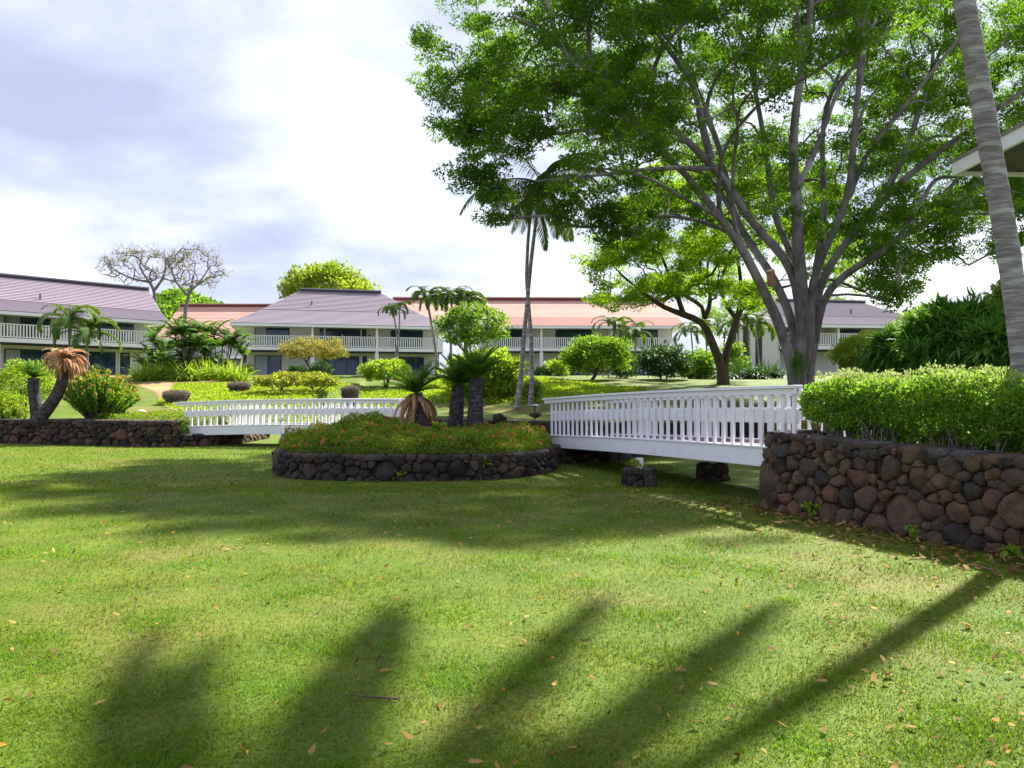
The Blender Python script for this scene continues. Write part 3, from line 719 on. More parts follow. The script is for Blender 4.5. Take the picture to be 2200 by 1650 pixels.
hL, WLh = house('long two-storey house with striped grey roof at the left edge', None, OL, eL, 16.0, 2.85, 5.55, 7.45,
    (5.0,), [(5.9, 8.9, 1, 'c'), (12.0, 14.9, 1, ''), (5.9, 8.9, 0, 'c'), (10.55, 11.3, 0, 'w'), (11.55, 13.5, 0, 'w'), (13.85, 14.6, 0, 'w')],
    dict(sl=1, sr=.6, rl=(0, 4.6), rr=(17.2, 4.6), rz=10.4, k=.34, kz=.30, vents=((.5, .12),)), GREY, posts=(15.6,), bal_sp=.2)
hR, WR = house('long two-storey house with salmon red roof right of the middle house', None, (-3.25, 77), (1, .02), 19.3, 3.1, 6.09, 8.26,
    (6.1, 12.9), [(1.3, 4.4, 1, ''), (7.6, 11.2, 1, 'w'), (14.0, 17.8, 1, 'c'), (1.4, 3.9, 0, ''), (7.5, 11.1, 0, 'w'), (14.3, 17.4, 0, '')],
    dict(sl=8.8, sr=.7, rl=(-8.9, 5.0), rr=(19.4, 5.0), rz=11.4, k=.38, kz=.34), RED, posts=(18.9,))
hR2, WR2 = house('red-roofed house half hidden between the two grey-roofed houses', None, (-37, 86), (1, .02), 16, 3.1, 5.75, 7.6,
    (5.6,), [(1.2, 4.0, 1, ''), (7.0, 10.3, 1, 'w')],
    dict(sl=1.5, sr=4, rl=(-1, 5.5), rr=(15.9, 5.5), rz=11.8, k=.38, kz=.34), RED, balc=True)
hG, WG = house('white house with pale grey roof behind the big tree trunk', None, (21.6, 64), (1, .12), 12.5, 2.95, 5.55, 7.3,
    (4.9,), [(1.0, 4.0, 1, ''), (6.0, 8.0, 1, '')],
    dict(sl=.9, sr=1.2, rl=(1.6, 4.8), rr=(10.3, 5.2), rz=9.7, k=.38, kz=.34, vents=((.6, .2),)), (M['paleshingle'], M['palelow'], M['ridge']), posts=())
# side wing of that house with its dark window strips
x0, y0 = 17.9, 66.5
def qd(a, c, z0, z1, th=.1):
    a = np.array(a); c = np.array(c); d = (c - a) / np.linalg.norm(c - a); n = np.array((d[1], -d[0]))
    m_ = (a + c) / 2; return MB().box((m_[0], m_[1], (z0 + z1) / 2), (np.linalg.norm(c - a) / 2, th / 2, (z1 - z0) / 2), (d[0], d[1], 0), (n[0], n[1], 0))
wingA = np.array((21.5, 64.1)); wingB = np.array((18.6, 68.2))
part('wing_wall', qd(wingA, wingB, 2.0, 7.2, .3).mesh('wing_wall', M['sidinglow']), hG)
d_ = (wingB - wingA) / np.linalg.norm(wingB - wingA); n_ = np.array((-d_[1], d_[0])); n_ = -n_ if n_[1] > 0 else n_
for f0, f1 in ((.30, .42), (.55, .67), (.82, .92)):
    part('window_strip', qd(wingA + (wingB - wingA) * f0 + n_ * .2, wingA + (wingB - wingA) * f1 + n_ * .2, 2.6, 7.0, .05).mesh('window_strip', M['dark']), hG)
table('round white table on the left house balcony', WLh, 9.6, .9, 5.55)
for i, (s_, lb) in enumerate(((6.3, 'white chair at the left end of the left house balcony'), (8.4, 'white chair left of the small palm on the left house balcony'),
                              (12.6, 'white chair right of the small palm on the left house balcony'), (14.2, 'white chair near the right end of the left house balcony'))):
    chair(lb, WLh, s_, 1.0, 5.55, .3 * (-1) ** i, eL)
table('round white table on the middle house balcony', WM, 3.2, .9, 5.78)
for i, (s_, lb) in enumerate(((2.3, 'white chair left of the table on the middle house balcony'), (4.2, 'white chair right of the table on the middle house balcony'))):
    chair(lb, WM, s_, 1.0, 5.78, 1.5 * (-1) ** (i + 1), eM)
chair('white chair left of the balcony column on the salmon-roofed house', WR, 4.6, 1.0, 5.75, .2, (1, .02))
chair('white chair right of the balcony column on the salmon-roofed house', WR, 7.0, 1.0, 5.75, -.3, (1, .02))
chair('white chair on the ground floor terrace of the middle house', WM, 10.2, .8, 3.05, 3.4, eM)

# people seated on the middle balcony
def person(label, Wp, s, t, z, ang, e, shirt, hair):
    x, y, z = map(float, Wp(s, t, z)); root = thing('person', label, 'person', (x, y, z)); a = ang + math.atan2(e[1], e[0]); ca, sa = math.cos(a), math.sin(a)
    q = lambda u, w_, h: (x + ca * u - sa * w_, y + sa * u + ca * w_, z + h)      # -w is forward
    def skin(name, pts, edges, rad, m):
        me = bpy.data.meshes.new(name); me.from_pydata([q(*p) for p in pts], edges, []); me.materials.append(m)
        o = part(name, me, root); sk = o.modifiers.new('skin', 'SKIN'); 
        for i, r_ in enumerate(rad): me.skin_vertices[0].data[i].radius = (r_, r_) if not isinstance(r_, tuple) else r_
        me.skin_vertices[0].data[0].use_root = True
        ss = o.modifiers.new('sub', 'SUBSURF'); ss.levels = 1; ss.render_levels = 1; return o
    body = [(0, .08, .50), (0, .09, .72), (0, .08, .95), (0, .05, 1.07), (0, .03, 1.18), (0, .0, 1.27)]
    ed = [(0, 1), (1, 2), (2, 3), (3, 4), (4, 5)]; rd = [.12, .12, .13, .055, .085, .07]
    for s2 in (-1, 1):
        k = len(body); body += [(s2 * .17, .08, .98), (s2 * .23, .04, .74), (s2 * .17, -.2, .70), (s2 * .15, -.27, .71)]; ed += [(2, k), (k, k + 1), (k + 1, k + 2), (k + 2, k + 3)]; rd += [.06, .045, .033, .03]
        k = len(body); body += [(s2 * .09, .02, .47), (s2 * .12, -.38, .48), (s2 * .12, -.40, .10), (s2 * .12, -.52, .05)]; ed += [(0, k), (k, k + 1), (k + 1, k + 2), (k + 2, k + 3)]; rd += [.09, .06, .045, .035]
    me_ = bpy.data.meshes.new('body')
    me_.from_pydata([q(*p) for p in body], ed, []); me_.materials.append(M['skin'])
    o = part('body', me_, root); o.modifiers.new('skin', 'SKIN')
    sv = me_.skin_vertices[0].data if len(me_.skin_vertices) else None
    if sv:
        for i, r_ in enumerate(rd): sv[i].radius = (r_, r_)
        sv[0].use_root = True
    o.modifiers.new('sub', 'SUBSURF').render_levels = 1
    V, Fc = tube([q(0, .08, .5), q(0, .09, .72), q(0, .08, .92), q(0, .07, 1.02)], [.17, .165, .185, .09], 12); part('shirt', mesh('shirt', V, Fc, shirt, True), root)
    ball('hair', q(0, .025, 1.235), .105, hair, root, 8)
    nose = MB().box(q(0, -.085, 1.2), (.012, .02, .02)); part('nose', nose.mesh('nose', M['skin']), root)
    return root
M['skin'] = mat('skin', (.55, .30, .22), None, rough=.5); M['hair'] = mat('hair_brown', (.10, .06, .04), None, rough=.6); M['hair2'] = mat('hair_blond', (.5, .33, .2), None, rough=.6)
M['shirt'] = mat('shirt_pink', (.62, .30, .27), None, rough=.8); M['shirt2'] = mat('shirt_red', (.5, .1, .09), None, rough=.8); M['shirt3'] = mat('shirt_pale', (.7, .5, .45), None, rough=.8)
def skin_ready(): pass
for s_, sh, hr, an, lb, cc in ((8.75, M['shirt'], M['hair2'], .3, 'fair-haired person seated left of the pair on the middle house balcony', 'white balcony chair of the fair-haired person'),
                           (9.3, M['shirt3'], M['hair'], -.4, 'dark-haired person in pale shirt seated right of the balcony pair', 'white balcony chair of the person in the pale shirt'),
                           (11.15, M['shirt2'], M['hair'], -.9, 'person in red shirt seated alone beside the balcony column', 'white balcony chair of the person in the red shirt')):
    person(lb, WM, s_, .85, 5.78, an, eM, sh, hr); chair(cc, WM, s_, .92, 5.78, an, eM)

# eave of the pavilion at the right edge
pv = thing('pavilion', 'corner of a white-edged roof with dark underside behind the leaning palm trunk', 'building', (14.7, 14.4, 1))
K = 1.6; za = 1.75 + 3.3 * K; A_, B_, C_, D_ = (6.68 * K, 12.05 * K), (12.5 * K, 12.3 * K), (12.5 * K, 9.2 * K), (6.65 * K, 9.2 * K)
def slab(name, P4, z0, z1, m): part(name, MB().hexa([(x, y, z0) for x, y in P4] + [(x, y, z1) for x, y in P4]).mesh(name, m), pv)
slab('fascia', [A_, D_, (D_[0] + .08, D_[1]), (A_[0] + .08, A_[1] - .08)], za, za + .32, M['white'])
slab('fascia', [(A_[0] + .085, A_[1] - .08), (B_[0], B_[1] - .08), B_, (A_[0] + .0, A_[1] + .002)], za, za + .32, M['white'])
slab('soffit', [(A_[0] + .09, A_[1] - .09), (B_[0], B_[1] - .09), C_, (D_[0] + .09, D_[1])], za + .09, za + .14, M['dark'])
part('roof', slopes((A_[0] - .05, A_[1] + .05, za + .33), (D_[0] - .05, D_[1], za + .33), (15.3, 16.4, za + 2.4), (15.3, D_[1], za + 2.4), 14, .03, M['shinglelow'], pv, 'roof'), pv)
part('roof', slopes((B_[0], B_[1] + .05, za + .33), (A_[0] - .05, A_[1] + .05, za + .33), (20, 16.4, za + 2.4), (15.3, 16.4, za + 2.4), 14, .03, M['shinglelow'], pv, 'roof'), pv)
part('wall', MB().box((16.5, 16.6, za / 2 + .5), (3.0, 1.6, za / 2 - .45)).mesh('wall', M['siding']), pv)

# ================================================================ vegetation
def grow(trunk, targets, seg=.5, pathw=.18, jit=.06, r=rng, bend=.35):
    """trunk: list of polylines (points, r0, r1); every target gets a twig from the nearest branch -> chains (pts, radii), tips"""
    Pn, par, rmin, plen = [], [], [], []
    for pts, r0, r1 in trunk:
        pts = np.asarray(pts, float); d = np.r_[0, np.cumsum(np.linalg.norm(np.diff(pts, axis=0), axis=1))]
        n = max(3, int(d[-1] / seg)); t = np.linspace(0, d[-1], n)
        # smooth interpolation
        q = np.stack([np.interp(t, d, pts[:, i]) for i in range(3)], 1)
        for _ in range(2): q[1:-1] = q[1:-1] * .5 + (q[:-2] + q[2:]) * .25
        base = -1; l0 = 0
        if Pn:
            A = np.array(Pn); dd = np.linalg.norm(A - q[0], axis=1); j = int(dd.argmin())
            if dd[j] < seg * 1.6: base = j; l0 = plen[j]
        for i in range(n):
            par.append(base if i == 0 else len(Pn) - 1); Pn.append(q[i]); rmin.append(r0 + (r1 - r0) * (i / (n - 1)) ** .8); plen.append(l0 + t[i])
    N0 = len(Pn); cap = N0 + int(len(targets) * 40) + 10
    A = np.zeros((cap, 3)); A[:N0] = Pn; PL = np.zeros(cap); PL[:N0] = plen; n = N0
    root = A[0].copy()
    for tg in sorted(targets, key=lambda x: np.linalg.norm(x - root)):
        dd = np.linalg.norm(A[:n] - tg, axis=1); cost = dd + pathw * PL[:n]
        # prefer branches lying below / inside the target
        cost += .5 * np.maximum(0, A[:n, 2] - tg[2])
        j = int(cost.argmin()); d = dd[j]
        k = max(2, int(math.ceil(d / seg))); pj = par[j]
        dr = A[j] - A[pj] if pj >= 0 else np.array((0, 0, 1.)); dr = dr / (np.linalg.norm(dr) + 1e-9)
        c = A[j] + dr * d * bend + np.array((0, 0, .05 * d)); last = j
        for i in range(1, k + 1):
            t = i / k; p = (1 - t) ** 2 * A[j] + 2 * t * (1 - t) * c + t * t * tg
            if i < k: p = p + r.normal(0, jit * min(1, d), 3)
            A[n] = p; PL[n] = PL[last] + d / k; par.append(last); rmin.append(0); last = n; n += 1
            if n >= cap - 45: break
        if n >= cap - 45: break
    return A[:n], np.array(par), np.array(rmin), N0
def branch_mesh(name, A, par, rmin, N0, m, tip=.010, p=2.25, ksides=(10, 6, 4), scale=1.0, thin=0):
    n = len(A); acc = np.zeros(n)
    kids = [[] for _ in range(n)]
    for i in range(n):
        if par[i] >= 0: kids[par[i]].append(i)
    rad = np.zeros(n)
    for i in range(n - 1, -1, -1):
        s = sum(rad[k] ** p for k in kids[i]) ** (1 / p) if kids[i] else tip
        rad[i] = min(max(s, rmin[i]), rmin[i] * 1.12) if i < N0 and rmin[i] > 0 else s
    chains = []; start = [i for i in range(n) if par[i] < 0]
    stack = [(i, None) for i in start]
    while stack:
        i, pr = stack.pop(); pts = []; rr = []
        if pr is not None: pts.append(A[pr]); rr.append(rad[i] * 1.15)
        while True:
            pts.append(A[i]); rr.append(rad[i])
            if not kids[i]: break
            ks = sorted(kids[i], key=lambda k: -rad[k])
            if i < N0 and i + 1 < N0 and par[i + 1] == i: ks = [i + 1] + [k for k in ks if k != i + 1]
            for k in ks[1:]: stack.append((k, i))
            i = ks[0]
        if len(pts) > 1 and max(rr) > thin:
            R_ = max(rr); k = ksides[0] if R_ > .09 else ksides[1] if R_ > .03 else ksides[2]
            chains.append((pts, rr, k))
    V, Fc = tubes_np(chains); return mesh(name, V, Fc, m, True)
def clumpleaves(T, per, rad, flat=.6, r=rng, shell=.45):
    """points filling a flattened ball round every clump centre, plus outward directions"""
    C = np.repeat(T, per, 0); n = len(C); d = rdir(n, 0, r); rr = r.uniform(shell, 1, n) ** .6
    rad_ = np.repeat(r.uniform(.7, 1.25, len(T)) * rad, per); off = d * (rr * rad_)[:, None]; off[:, 2] *= flat
    return C + off, d
def addfol(root, name, m, T, per, rad, size, flat=.6, aspect=.45, up=.2, nup=.6, outw=.6, r=rng, shell=.45, fold=.15, kind=None):
    C, d = clumpleaves(T, per, rad, flat, r, shell)
    return part(name, leafmesh(name, m, C, size, aspect, up, nup, d, outw, fold, r, vv=np.repeat(r.uniform(0, 1, len(T)) ** 1.3, per)), root, kind=kind)
def inpoly(px, py, poly): return polysd(np.array([px]), np.array([py]), poly)[0] > 0
def proj(p): return 1100 + F * p[0] / p[1], 845 - F * (p[2] - EYE) / p[1]

# ---- the big spreading tree
TD = 28.0
def zi(l, ds, d0=TD):   # points read off an enlarged view of the photograph, with their depths
    n = len(l); return [P(1150 + .4848 * x, .4848 * y, d0 + np.interp(i, [0, n - 1], ds) if len(ds) == 2 else d0 + ds[i]) for i, (x, y) in enumerate(l)]
tb = P(1722, 930, TD); tb[2] = gz(tb[0], tb[1]) - .3
def stem(x, dz, l, ds, r0, r1):
    x *= .74; b = tb + np.array((x, dz * .8, 0)); b2 = b + np.array((x * -.1, 0, 2.0)); return ([b, b2] + zi(l, ds), r0 * .82, r1)
LIMBS = [
    stem(-.12, -.1, [(1190, 1500), (1185, 1330), (1175, 1200), (1160, 950), (1165, 830), (1140, 700), (1150, 560), (1170, 400), (1190, 280), (1220, 100), (1240, -80)], (-.1, -4.5), .40, .07),
    stem(-.42, -.15, [(1130, 1600), (1085, 1430), (1020, 1300), (960, 1180), (915, 1080), (830, 980), (760, 880), (690, 790), (600, 700), (500, 600), (390, 500), (260, 430), (100, 390)], (-.2, -4), .29, .05),
    stem(-.2, .2, [(1160, 1480), (1110, 1340), (1060, 1230), (1000, 1140), (940, 1060), (880, 950), (860, 850), (840, 720), (800, 600), (760, 480), (720, 380), (650, 270), (540, 160), (440, 60)], (.2, 4), .24, .05),
    stem(-.15, -.35, [(1175, 1330), (1130, 1150), (1040, 1075), (960, 980), (880, 850), (800, 740), (740, 680), (640, 590), (520, 480), (400, 380), (250, 290), (100, 170), (-100, 60)], (-.4, -5), .27, .05),
    stem(.05, .3, [(1190, 1300), (1150, 1130), (1080, 1020), (1050, 900), (1040, 760), (1010, 560), (980, 400), (950, 250), (900, 100), (880, -50)], (.3, 5), .22, .05),
    stem(.2, .25, [(1225, 1350), (1240, 1230), (1270, 1050), (1290, 880), (1275, 740), (1280, 560), (1290, 480), (1330, 380), (1390, 220), (1380, 60)], (.3, 5.5), .22, .05),
    stem(.25, -.25, [(1225, 1420), (1215, 1300), (1255, 1160), (1330, 1020), (1400, 860), (1410, 700), (1420, 530), (1450, 350), (1440, 200), (1480, 0)], (-.3, -3.5), .25, .06),
    stem(.35, -.05, [(1240, 1450), (1235, 1330), (1300, 1180), (1400, 1050), (1500, 930), (1580, 810), (1640, 690), (1700, 520), (1760, 330), (1830, 150)], (.0, 2), .26, .06),
    stem(.4, .15, [(1250, 1520), (1250, 1380), (1300, 1270), (1390, 1200), (1500, 1140), (1600, 1070), (1720, 990), (1850, 900), (2000, 790), (2150, 700), (2350, 640)], (.1, -2.5), .24, .05),
    (zi([(1500, 930), (1640, 790), (1800, 660), (1950, 560), (2100, 450), (2250, 330), (2450, 250)], (.5, -5)), .15, .04),
    (zi([(1720, 985), (1880, 940), (2050, 870), (2220, 820), (2400, 800)], (-.9, 3)), .09, .035),
    (zi([(800, 745), (680, 740), (560, 740), (440, 752), (300, 772), (120, 790), (0, 800)], (-2.4, -6)), .085, .03),
    (zi([(890, 1040), (800, 1000), (700, 960), (600, 950), (480, 960), (330, 950)], (-1.2, -2)), .09, .03),
    (zi([(780, 690), (740, 570), (720, 380), (650, 280), (560, 180), (500, 60), (470, -60)], (-2.4, -1)), .14, .05),
    (zi([(1165, 830), (1230, 700), (1290, 560), (1330, 420), (1420, 280), (1560, 120), (1640, -40)], (-2, 1)), .1, .04),
    (zi([(1400, 860), (1450, 700), (1560, 560), (1680, 430), (1800, 260), (1950, 100)], (-1.2, -5)), .1, .04),
]
SIL = [(985, -500), (985, 0), (900, 75), (905, 180), (955, 240), (1000, 320), (1055, 330), (1010, 345), (1110, 330), (1230, 340), (1262, 480),
       (1330, 525), (1400, 480), (1550, 450), (1640, 470), (1700, 520), (1800, 500), (1850, 540), (1870, 625), (1930, 645), (1995, 640), (1985, 590), (2030, 560), (2060, 470), (2090, 545), (2160, 535), (2260, 500), (2800, 460), (2800, -900), (985, -900)]
rt = np.random.default_rng(21)
def dome_targets(c, rx, ry, ztop, zrim, thick, n, sil, r, sub=5, spread=.75, flat=.55, mind=.9, zmin=3, shade=False):
    bs = []; tries = 0
    while len(bs) < n and tries < n * 60:
        tries += 1; a = r.uniform(0, 2 * math.pi); q = math.sqrt(r.uniform(0, 1)) * 1.0
        x = c[0] + rx * q * math.cos(a); y = c[1] + ry * q * math.sin(a); zt = zrim + (ztop - zrim) * math.sqrt(max(0, 1 - q ** 2.4))
        z = zt - thick * r.uniform(0, 1) ** 1.3 * (1 - .25 * q) 
        if z < zmin: continue
        p = np.array((x, y, z)); u, v_ = proj(p)
        if shade:
            hx_, hy_ = x - SX * z, y - SY * z
            if hy_ < 9.8 + .4 * math.sin(hx_) or (hx_ > 2.6 and hy_ < 14) or (hx_ > 5 and hy_ < 15.5): continue
        if not inpoly(u, v_, sil): continue
        if bs and np.min(np.linalg.norm(np.array(bs) - p, axis=1)) < mind: continue
        bs.append(p)
    T = []
    for b_ in bs:
        for _ in range(sub): T.append(b_ + r.normal(0, spread, 3) * (1, 1, flat))
    return np.array(bs), np.array(T)
root = thing('spreading_tree', 'huge spreading tree with fluted grey trunk and wide crown behind the near bridge', 'tree', (tb[0], tb[1], tb[2] + .3))
bs, T = dome_targets((10.4, 28.0), 13.2, 9.0, 18.5, 8.6, 4.6, 370, SIL, rt, 6, .42, shade=True)
bs2, T2 = dome_targets((5.5, 26.5), 8.5, 5.5, 12.5, 7.6, 3.4, 30, [(950, 60), (955, 180), (1000, 240), (1110, 220), (1200, 230), (1330, 290), (1500, 240), (1300, 60), (1000, -50)], rt, 4, .36, shade=True)
bs3, T3 = dome_targets((15, 28), 6, 5, 9.5, 6.0, 4.5, 34, [(1840, 470), (1850, 540), (1870, 625), (1930, 645), (1995, 640), (1985, 590), (2030, 560), (2060, 470), (2090, 545), (2160, 535), (2300, 500), (2300, 380), (1900, 420)], rt, 6, .4, shade=True)
bs4, T4 = dome_targets((9, 31), 9, 5, 13.5, 7.5, 5.5, 32, [(1340, 300), (1340, 500), (1600, 470), (1850, 520), (1900, 250)], rt, 5, .5, shade=True)
bs5, T5 = dome_targets((18, 29), 8, 6, 15.0, 7.5, 6.5, 95, [(1850, -300), (1850, 420), (2000, 470), (2250, 500), (2700, 470), (2700, -300)], rt, 5, .5, shade=True)
ex = []
for x, y, d_, k_, sp_ in ((1030, 385, 24.0, 8, .36), (1055, 435, 23.8, 6, .28), (1085, 410, 24.2, 5, .24), (1010, 372, 24, 4, .2), (1215, 425, 24, 7, .26), (1210, 455, 24, 4, .15), (1050, 350, 24, 5, .3), (1295, 430, 24.5, 6, .35), (1330, 480, 25, 11, .45),
                          (1280, 465, 24.5, 6, .3), (1380, 440, 25, 8, .4), (1110, 320, 24, 3, .25), (935, 95, 25, 6, .32), (915, 78, 25, 3, .15), (960, 150, 25, 8, .4), (975, 225, 25, 9, .4), (1000, 290, 24.6, 9, .35), (1060, 290, 24.5, 7, .35), (1010, 20, 25, 8, .5),
                          (1070, 475, 23.8, 3, .15), (1310, 510, 25, 4, .2), (1160, 280, 24.5, 4, .3), (1100, 250, 24.6, 8, .5)):
    ex += list(P(x, y, d_) + rt.normal(0, sp_, (k_, 3)) * (1, 1, .75))
ex = np.array(ex)
T = np.concatenate([T, T2, T3, T4, T5, ex])
allb = np.concatenate([bs, bs5]); rt.shuffle(allb); pick = []
nodes = np.concatenate([np.array(l_[0])[2:] for l_ in LIMBS[:9]])
for p_ in allb:
    u_, v_ = proj(p_)
    if p_[1] < 19 or (pick and min(np.linalg.norm(p_ - q_) for q_ in pick) < 2.2): continue
    dd_ = np.linalg.norm(nodes - p_, axis=1) + 1.2 * np.maximum(0, nodes[:, 2] - (p_[2] - 2.5)) + .25 * nodes[:, 2]; s0 = nodes[dd_.argmin()]
    v0 = s0 - (tb + np.array((0, 0, 3))); v0 = v0 / np.linalg.norm(v0); L0 = np.linalg.norm(p_ - s0); c0_ = s0 + (v0 * .6 + np.array((0, 0, .55))) * L0 * .42
    pts_ = [(1 - t_) ** 2 * s0 + 2 * t_ * (1 - t_) * c0_ + t_ * t_ * p_ + rt.normal(0, .12, 3) * (0 < t_ < 1) for t_ in np.linspace(0, 1, 9)]
    LIMBS.append((pts_, .085, .03)); pick.append(p_)
    if len(pick) >= 52: break
A_, par_, rm_, N0_ = grow(LIMBS, list(T), .55, .16, .07, rt)
part('trunk', branch_mesh('trunk', A_, par_, rm_, N0_, M['bark'], .014, 2.5), root)
addfol(root, 'crown', M['big'], T, 165, .42, .12, .5, .42, .15, .7, .5, rt)
o = part('cut_stub', MB().tube([P(1660, 612, 27.5), P(1656, 580, 27.3)], [.17, .14], 12).mesh('cut_stub', M['cutwood']), root)
# small tuft of fern growing on the trunk
def strips(C, D, ln, wd, droop, nseg=4, side=None, r=rng):
    """arching narrow blades"""
    n = len(C); D = norm(D); ln = np.broadcast_to(ln, (n,)); wd = np.broadcast_to(wd, (n,)); droop = np.broadcast_to(droop, (n,))
    S_ = norm(np.cross(D, np.array((0, 0, 1.)) + r.normal(0, .25, (n, 3)))) if side is None else side
    p = C.copy(); d = D.copy(); V = []
    for i in range(nseg + 1):
        t = i / nseg; w = (wd * (math.sin(math.pi * min(1, t * .8 + .22)) ** .8 if i < nseg else .04) * .5)[:, None]
        V += [p - S_ * w, p + S_ * w]
        p = p + d * (ln / nseg)[:, None]; d = norm(d - np.array((0, 0, 1.)) * (droop / nseg)[:, None])
    V = np.stack(V, 1); k = 2 * (nseg + 1); base = np.arange(n)[:, None] * k
    Fc = np.concatenate([base + np.array([2 * i, 2 * i + 1, 2 * i + 3, 2 * i + 2]) for i in range(nseg)], 0)
    v = np.tile(r.uniform(0, 1, n), nseg)
    return V.reshape(-1, 3), Fc, v
def tuftmesh(name, m, C, D, ln, wd, droop, r=rng, nseg=4):
    V, Fc, v = strips(np.asarray(C, float), np.asarray(D, float), ln, wd, droop, nseg, r=r); return mesh(name, V, Fc, m, v=v)
c_ = P(1716, 775, TD - .75); n_ = 120
part('fern_tuft', tuftmesh('fern_tuft', M['mid'], c_ + rng.normal(0, .1, (n_, 3)) * (1, .3, 2.2), rdir(n_, -.2) * (1, 1, 1), .45, .03, 2.2), root)

# ---- the lighter tree behind it
def zj(l, d0, d1):
    n = len(l); return [P(1300 + .291 * x, 560 + .291 * y, d0 + (d1 - d0) * i / (n - 1)) for i, (x, y) in enumerate(l)]
D2 = 40
b2 = P(1553, 840, D2); b2[2] = gz(b2[0], b2[1]) - .2
L2 = [([b2] + zj([(870, 900), (868, 800), (862, 740), (800, 650), (768, 560), (770, 480), (700, 430), (580, 398), (460, 360), (350, 300), (290, 230), (200, 180), (120, 100)], D2, D2 - 2), .30, .05),
      ([b2 + np.array((.15, 0, 0))] + zj([(875, 880), (880, 760), (905, 640), (925, 570), (960, 470), (1010, 380), (1000, 290), (1010, 180), (1000, 60), (960, -100)], D2, D2 - 1), .24, .06),
      (zj([(735, 420), (800, 330), (780, 230), (740, 120), (760, 0), (800, -150)], D2, D2 + 1.5), .13, .04),
      (zj([(580, 395), (540, 280), (510, 180), (480, 90), (400, -40), (380, -200)], D2 - 1, D2 - 2.5), .14, .04),
      (zj([(1010, 350), (1100, 280), (1200, 215), (1380, 190), (1500, 120)], D2, D2 + 2), .14, .04),
      (zj([(965, 420), (870, 300), (850, 180), (880, 60), (950, -80), (1000, -300)], D2, D2 + 3), .13, .04)]
S2 = [(1275, 545), (1290, 640), (1305, 662), (1350, 650), (1400, 640), (1470, 625), (1560, 645), (1640, 655), (1700, 640), (1780, 600), (1850, 640), (1860, 560), (1800, 480), (1760, 350), (1600, 330), (1400, 350), (1330, 430), (1300, 520)]
root = thing('light_tree', 'smaller forked tree with bright lacy foliage left of the big trunk', 'tree', tuple(b2 + np.array((0, 0, .2))))
bs, T = dome_targets((10.8, 39), 8.5, 6.5, 14.5, 7.4, 6.0, 120, S2, rt, 5, .42, mind=.9)
bsb, Tb = dome_targets((7.5, 39), 4.5, 5, 9.5, 5.6, 3.5, 34, S2, rt, 5, .36, mind=.7)
T = np.concatenate([T, Tb])
A_, par_, rm_, N0_ = grow(L2, list(T), .5, .15, .09, rt)
part('trunk', branch_mesh('trunk', A_, par_, rm_, N0_, M['bark2'], .011, 2.3), root)
addfol(root, 'crown', M['tree2'], T, 120, .46, .165, .5, .36, .1, .8, .4, rt)

# ---- generic tree / shrub
def shrub(name, label, cat, px, ytop, ybot, hw, D, m, size, ncl, per=26, crad=.3, aspect=.45, ybase=None, trunks=1, barkm=None, depthr=None, group=None, flowers=None, fl_n=0, fl_size=.1,
          flat=.7, shell=.45, dome=.5, seed=None, tr=.06, spread=.25, outw=.8, up=.25, lean=0, tip=.008, fill=.45, twigs=True):
    r = np.random.default_rng(seed if seed is not None else int(px * 7 + D))
    ppm = F / D; top = P(px, ytop, D); bot = P(px, ybot, D); c = (top + bot) / 2; rx = hw / ppm; rz = (ybot - ytop) / 2 / ppm; ry = depthr or rx * .9
    X, Y = c[0], D; zg = gz(X + lean, Y)
    if ybase is not None: zg = min(zg, P(px, ybase, D)[2])
    root = thing(name, label, cat, (X + lean, Y, zg), group)
    d = rdir(ncl, .25, r); q = r.uniform(fill, 1, ncl) ** .6
    lump = 1 + .16 * np.sin(d[:, 0] * 5 + px) * np.cos(d[:, 2] * 6 + d[:, 1] * 4)
    T = c + d * (q * lump)[:, None] * np.array((rx, ry, rz)) * .92
    low = T[:, 2] < c[2] - rz * dome; T[low, 2] = c[2] - rz * dome + r.uniform(0, .3, low.sum()) * rz
    if twigs:
        base = np.array((X + lean, Y, zg - .05)); tk = []
        for i in range(trunks):
            a = r.uniform(0, 6.28); o_ = np.array((math.cos(a), math.sin(a), 0)) * (0 if trunks == 1 else .12)
            tp = np.array((X + math.cos(a) * rx * spread, Y + math.sin(a) * ry * spread, c[2] - rz * .2)); md = base * .5 + tp * .5 + np.array((r.normal(0, .06), r.normal(0, .06), 0)) * rx - o_ * .5
            tk.append(([base + o_ * 1, md, tp], tr, tr * .45))
        A, pa, rm, n0 = grow(tk, list(T), max(.12, rx * .16), .12, .05, r)
        part('trunk' if cat == 'tree' else 'stems', branch_mesh('stems', A, pa, rm, n0, barkm or M['twig'], tip, 2.3, (8, 5, 3)), root)
    nm = 'crown' if cat == 'tree' else 'foliage'
    ms = m if isinstance(m, (list, tuple)) else [(m, 1.0)]
    for k_, (mm, fr) in enumerate(ms):
        sel = T if fr >= 1 else T[r.uniform(0, 1, len(T)) < fr] if not callable(fr) else T[fr(T, c, rz)]
        if len(sel): addfol(root, nm if k_ == 0 else 'new_growth', mm, sel, per if k_ == 0 else max(4, per // 2), crad, size, flat, aspect, up, .5, outw, r, shell, kind='stuff' if k_ else None)
    if flowers is not None:
        sf = T[r.integers(0, len(T), fl_n)] + rdir(fl_n, .3, r) * crad * 1.05
        C = np.repeat(sf, 6, 0); part('blossoms', leafmesh('blossoms', flowers, C + r.normal(0, fl_size * .3, C.shape), fl_size, .7, .3, .3, None, 0, .1, r), root)
    return root

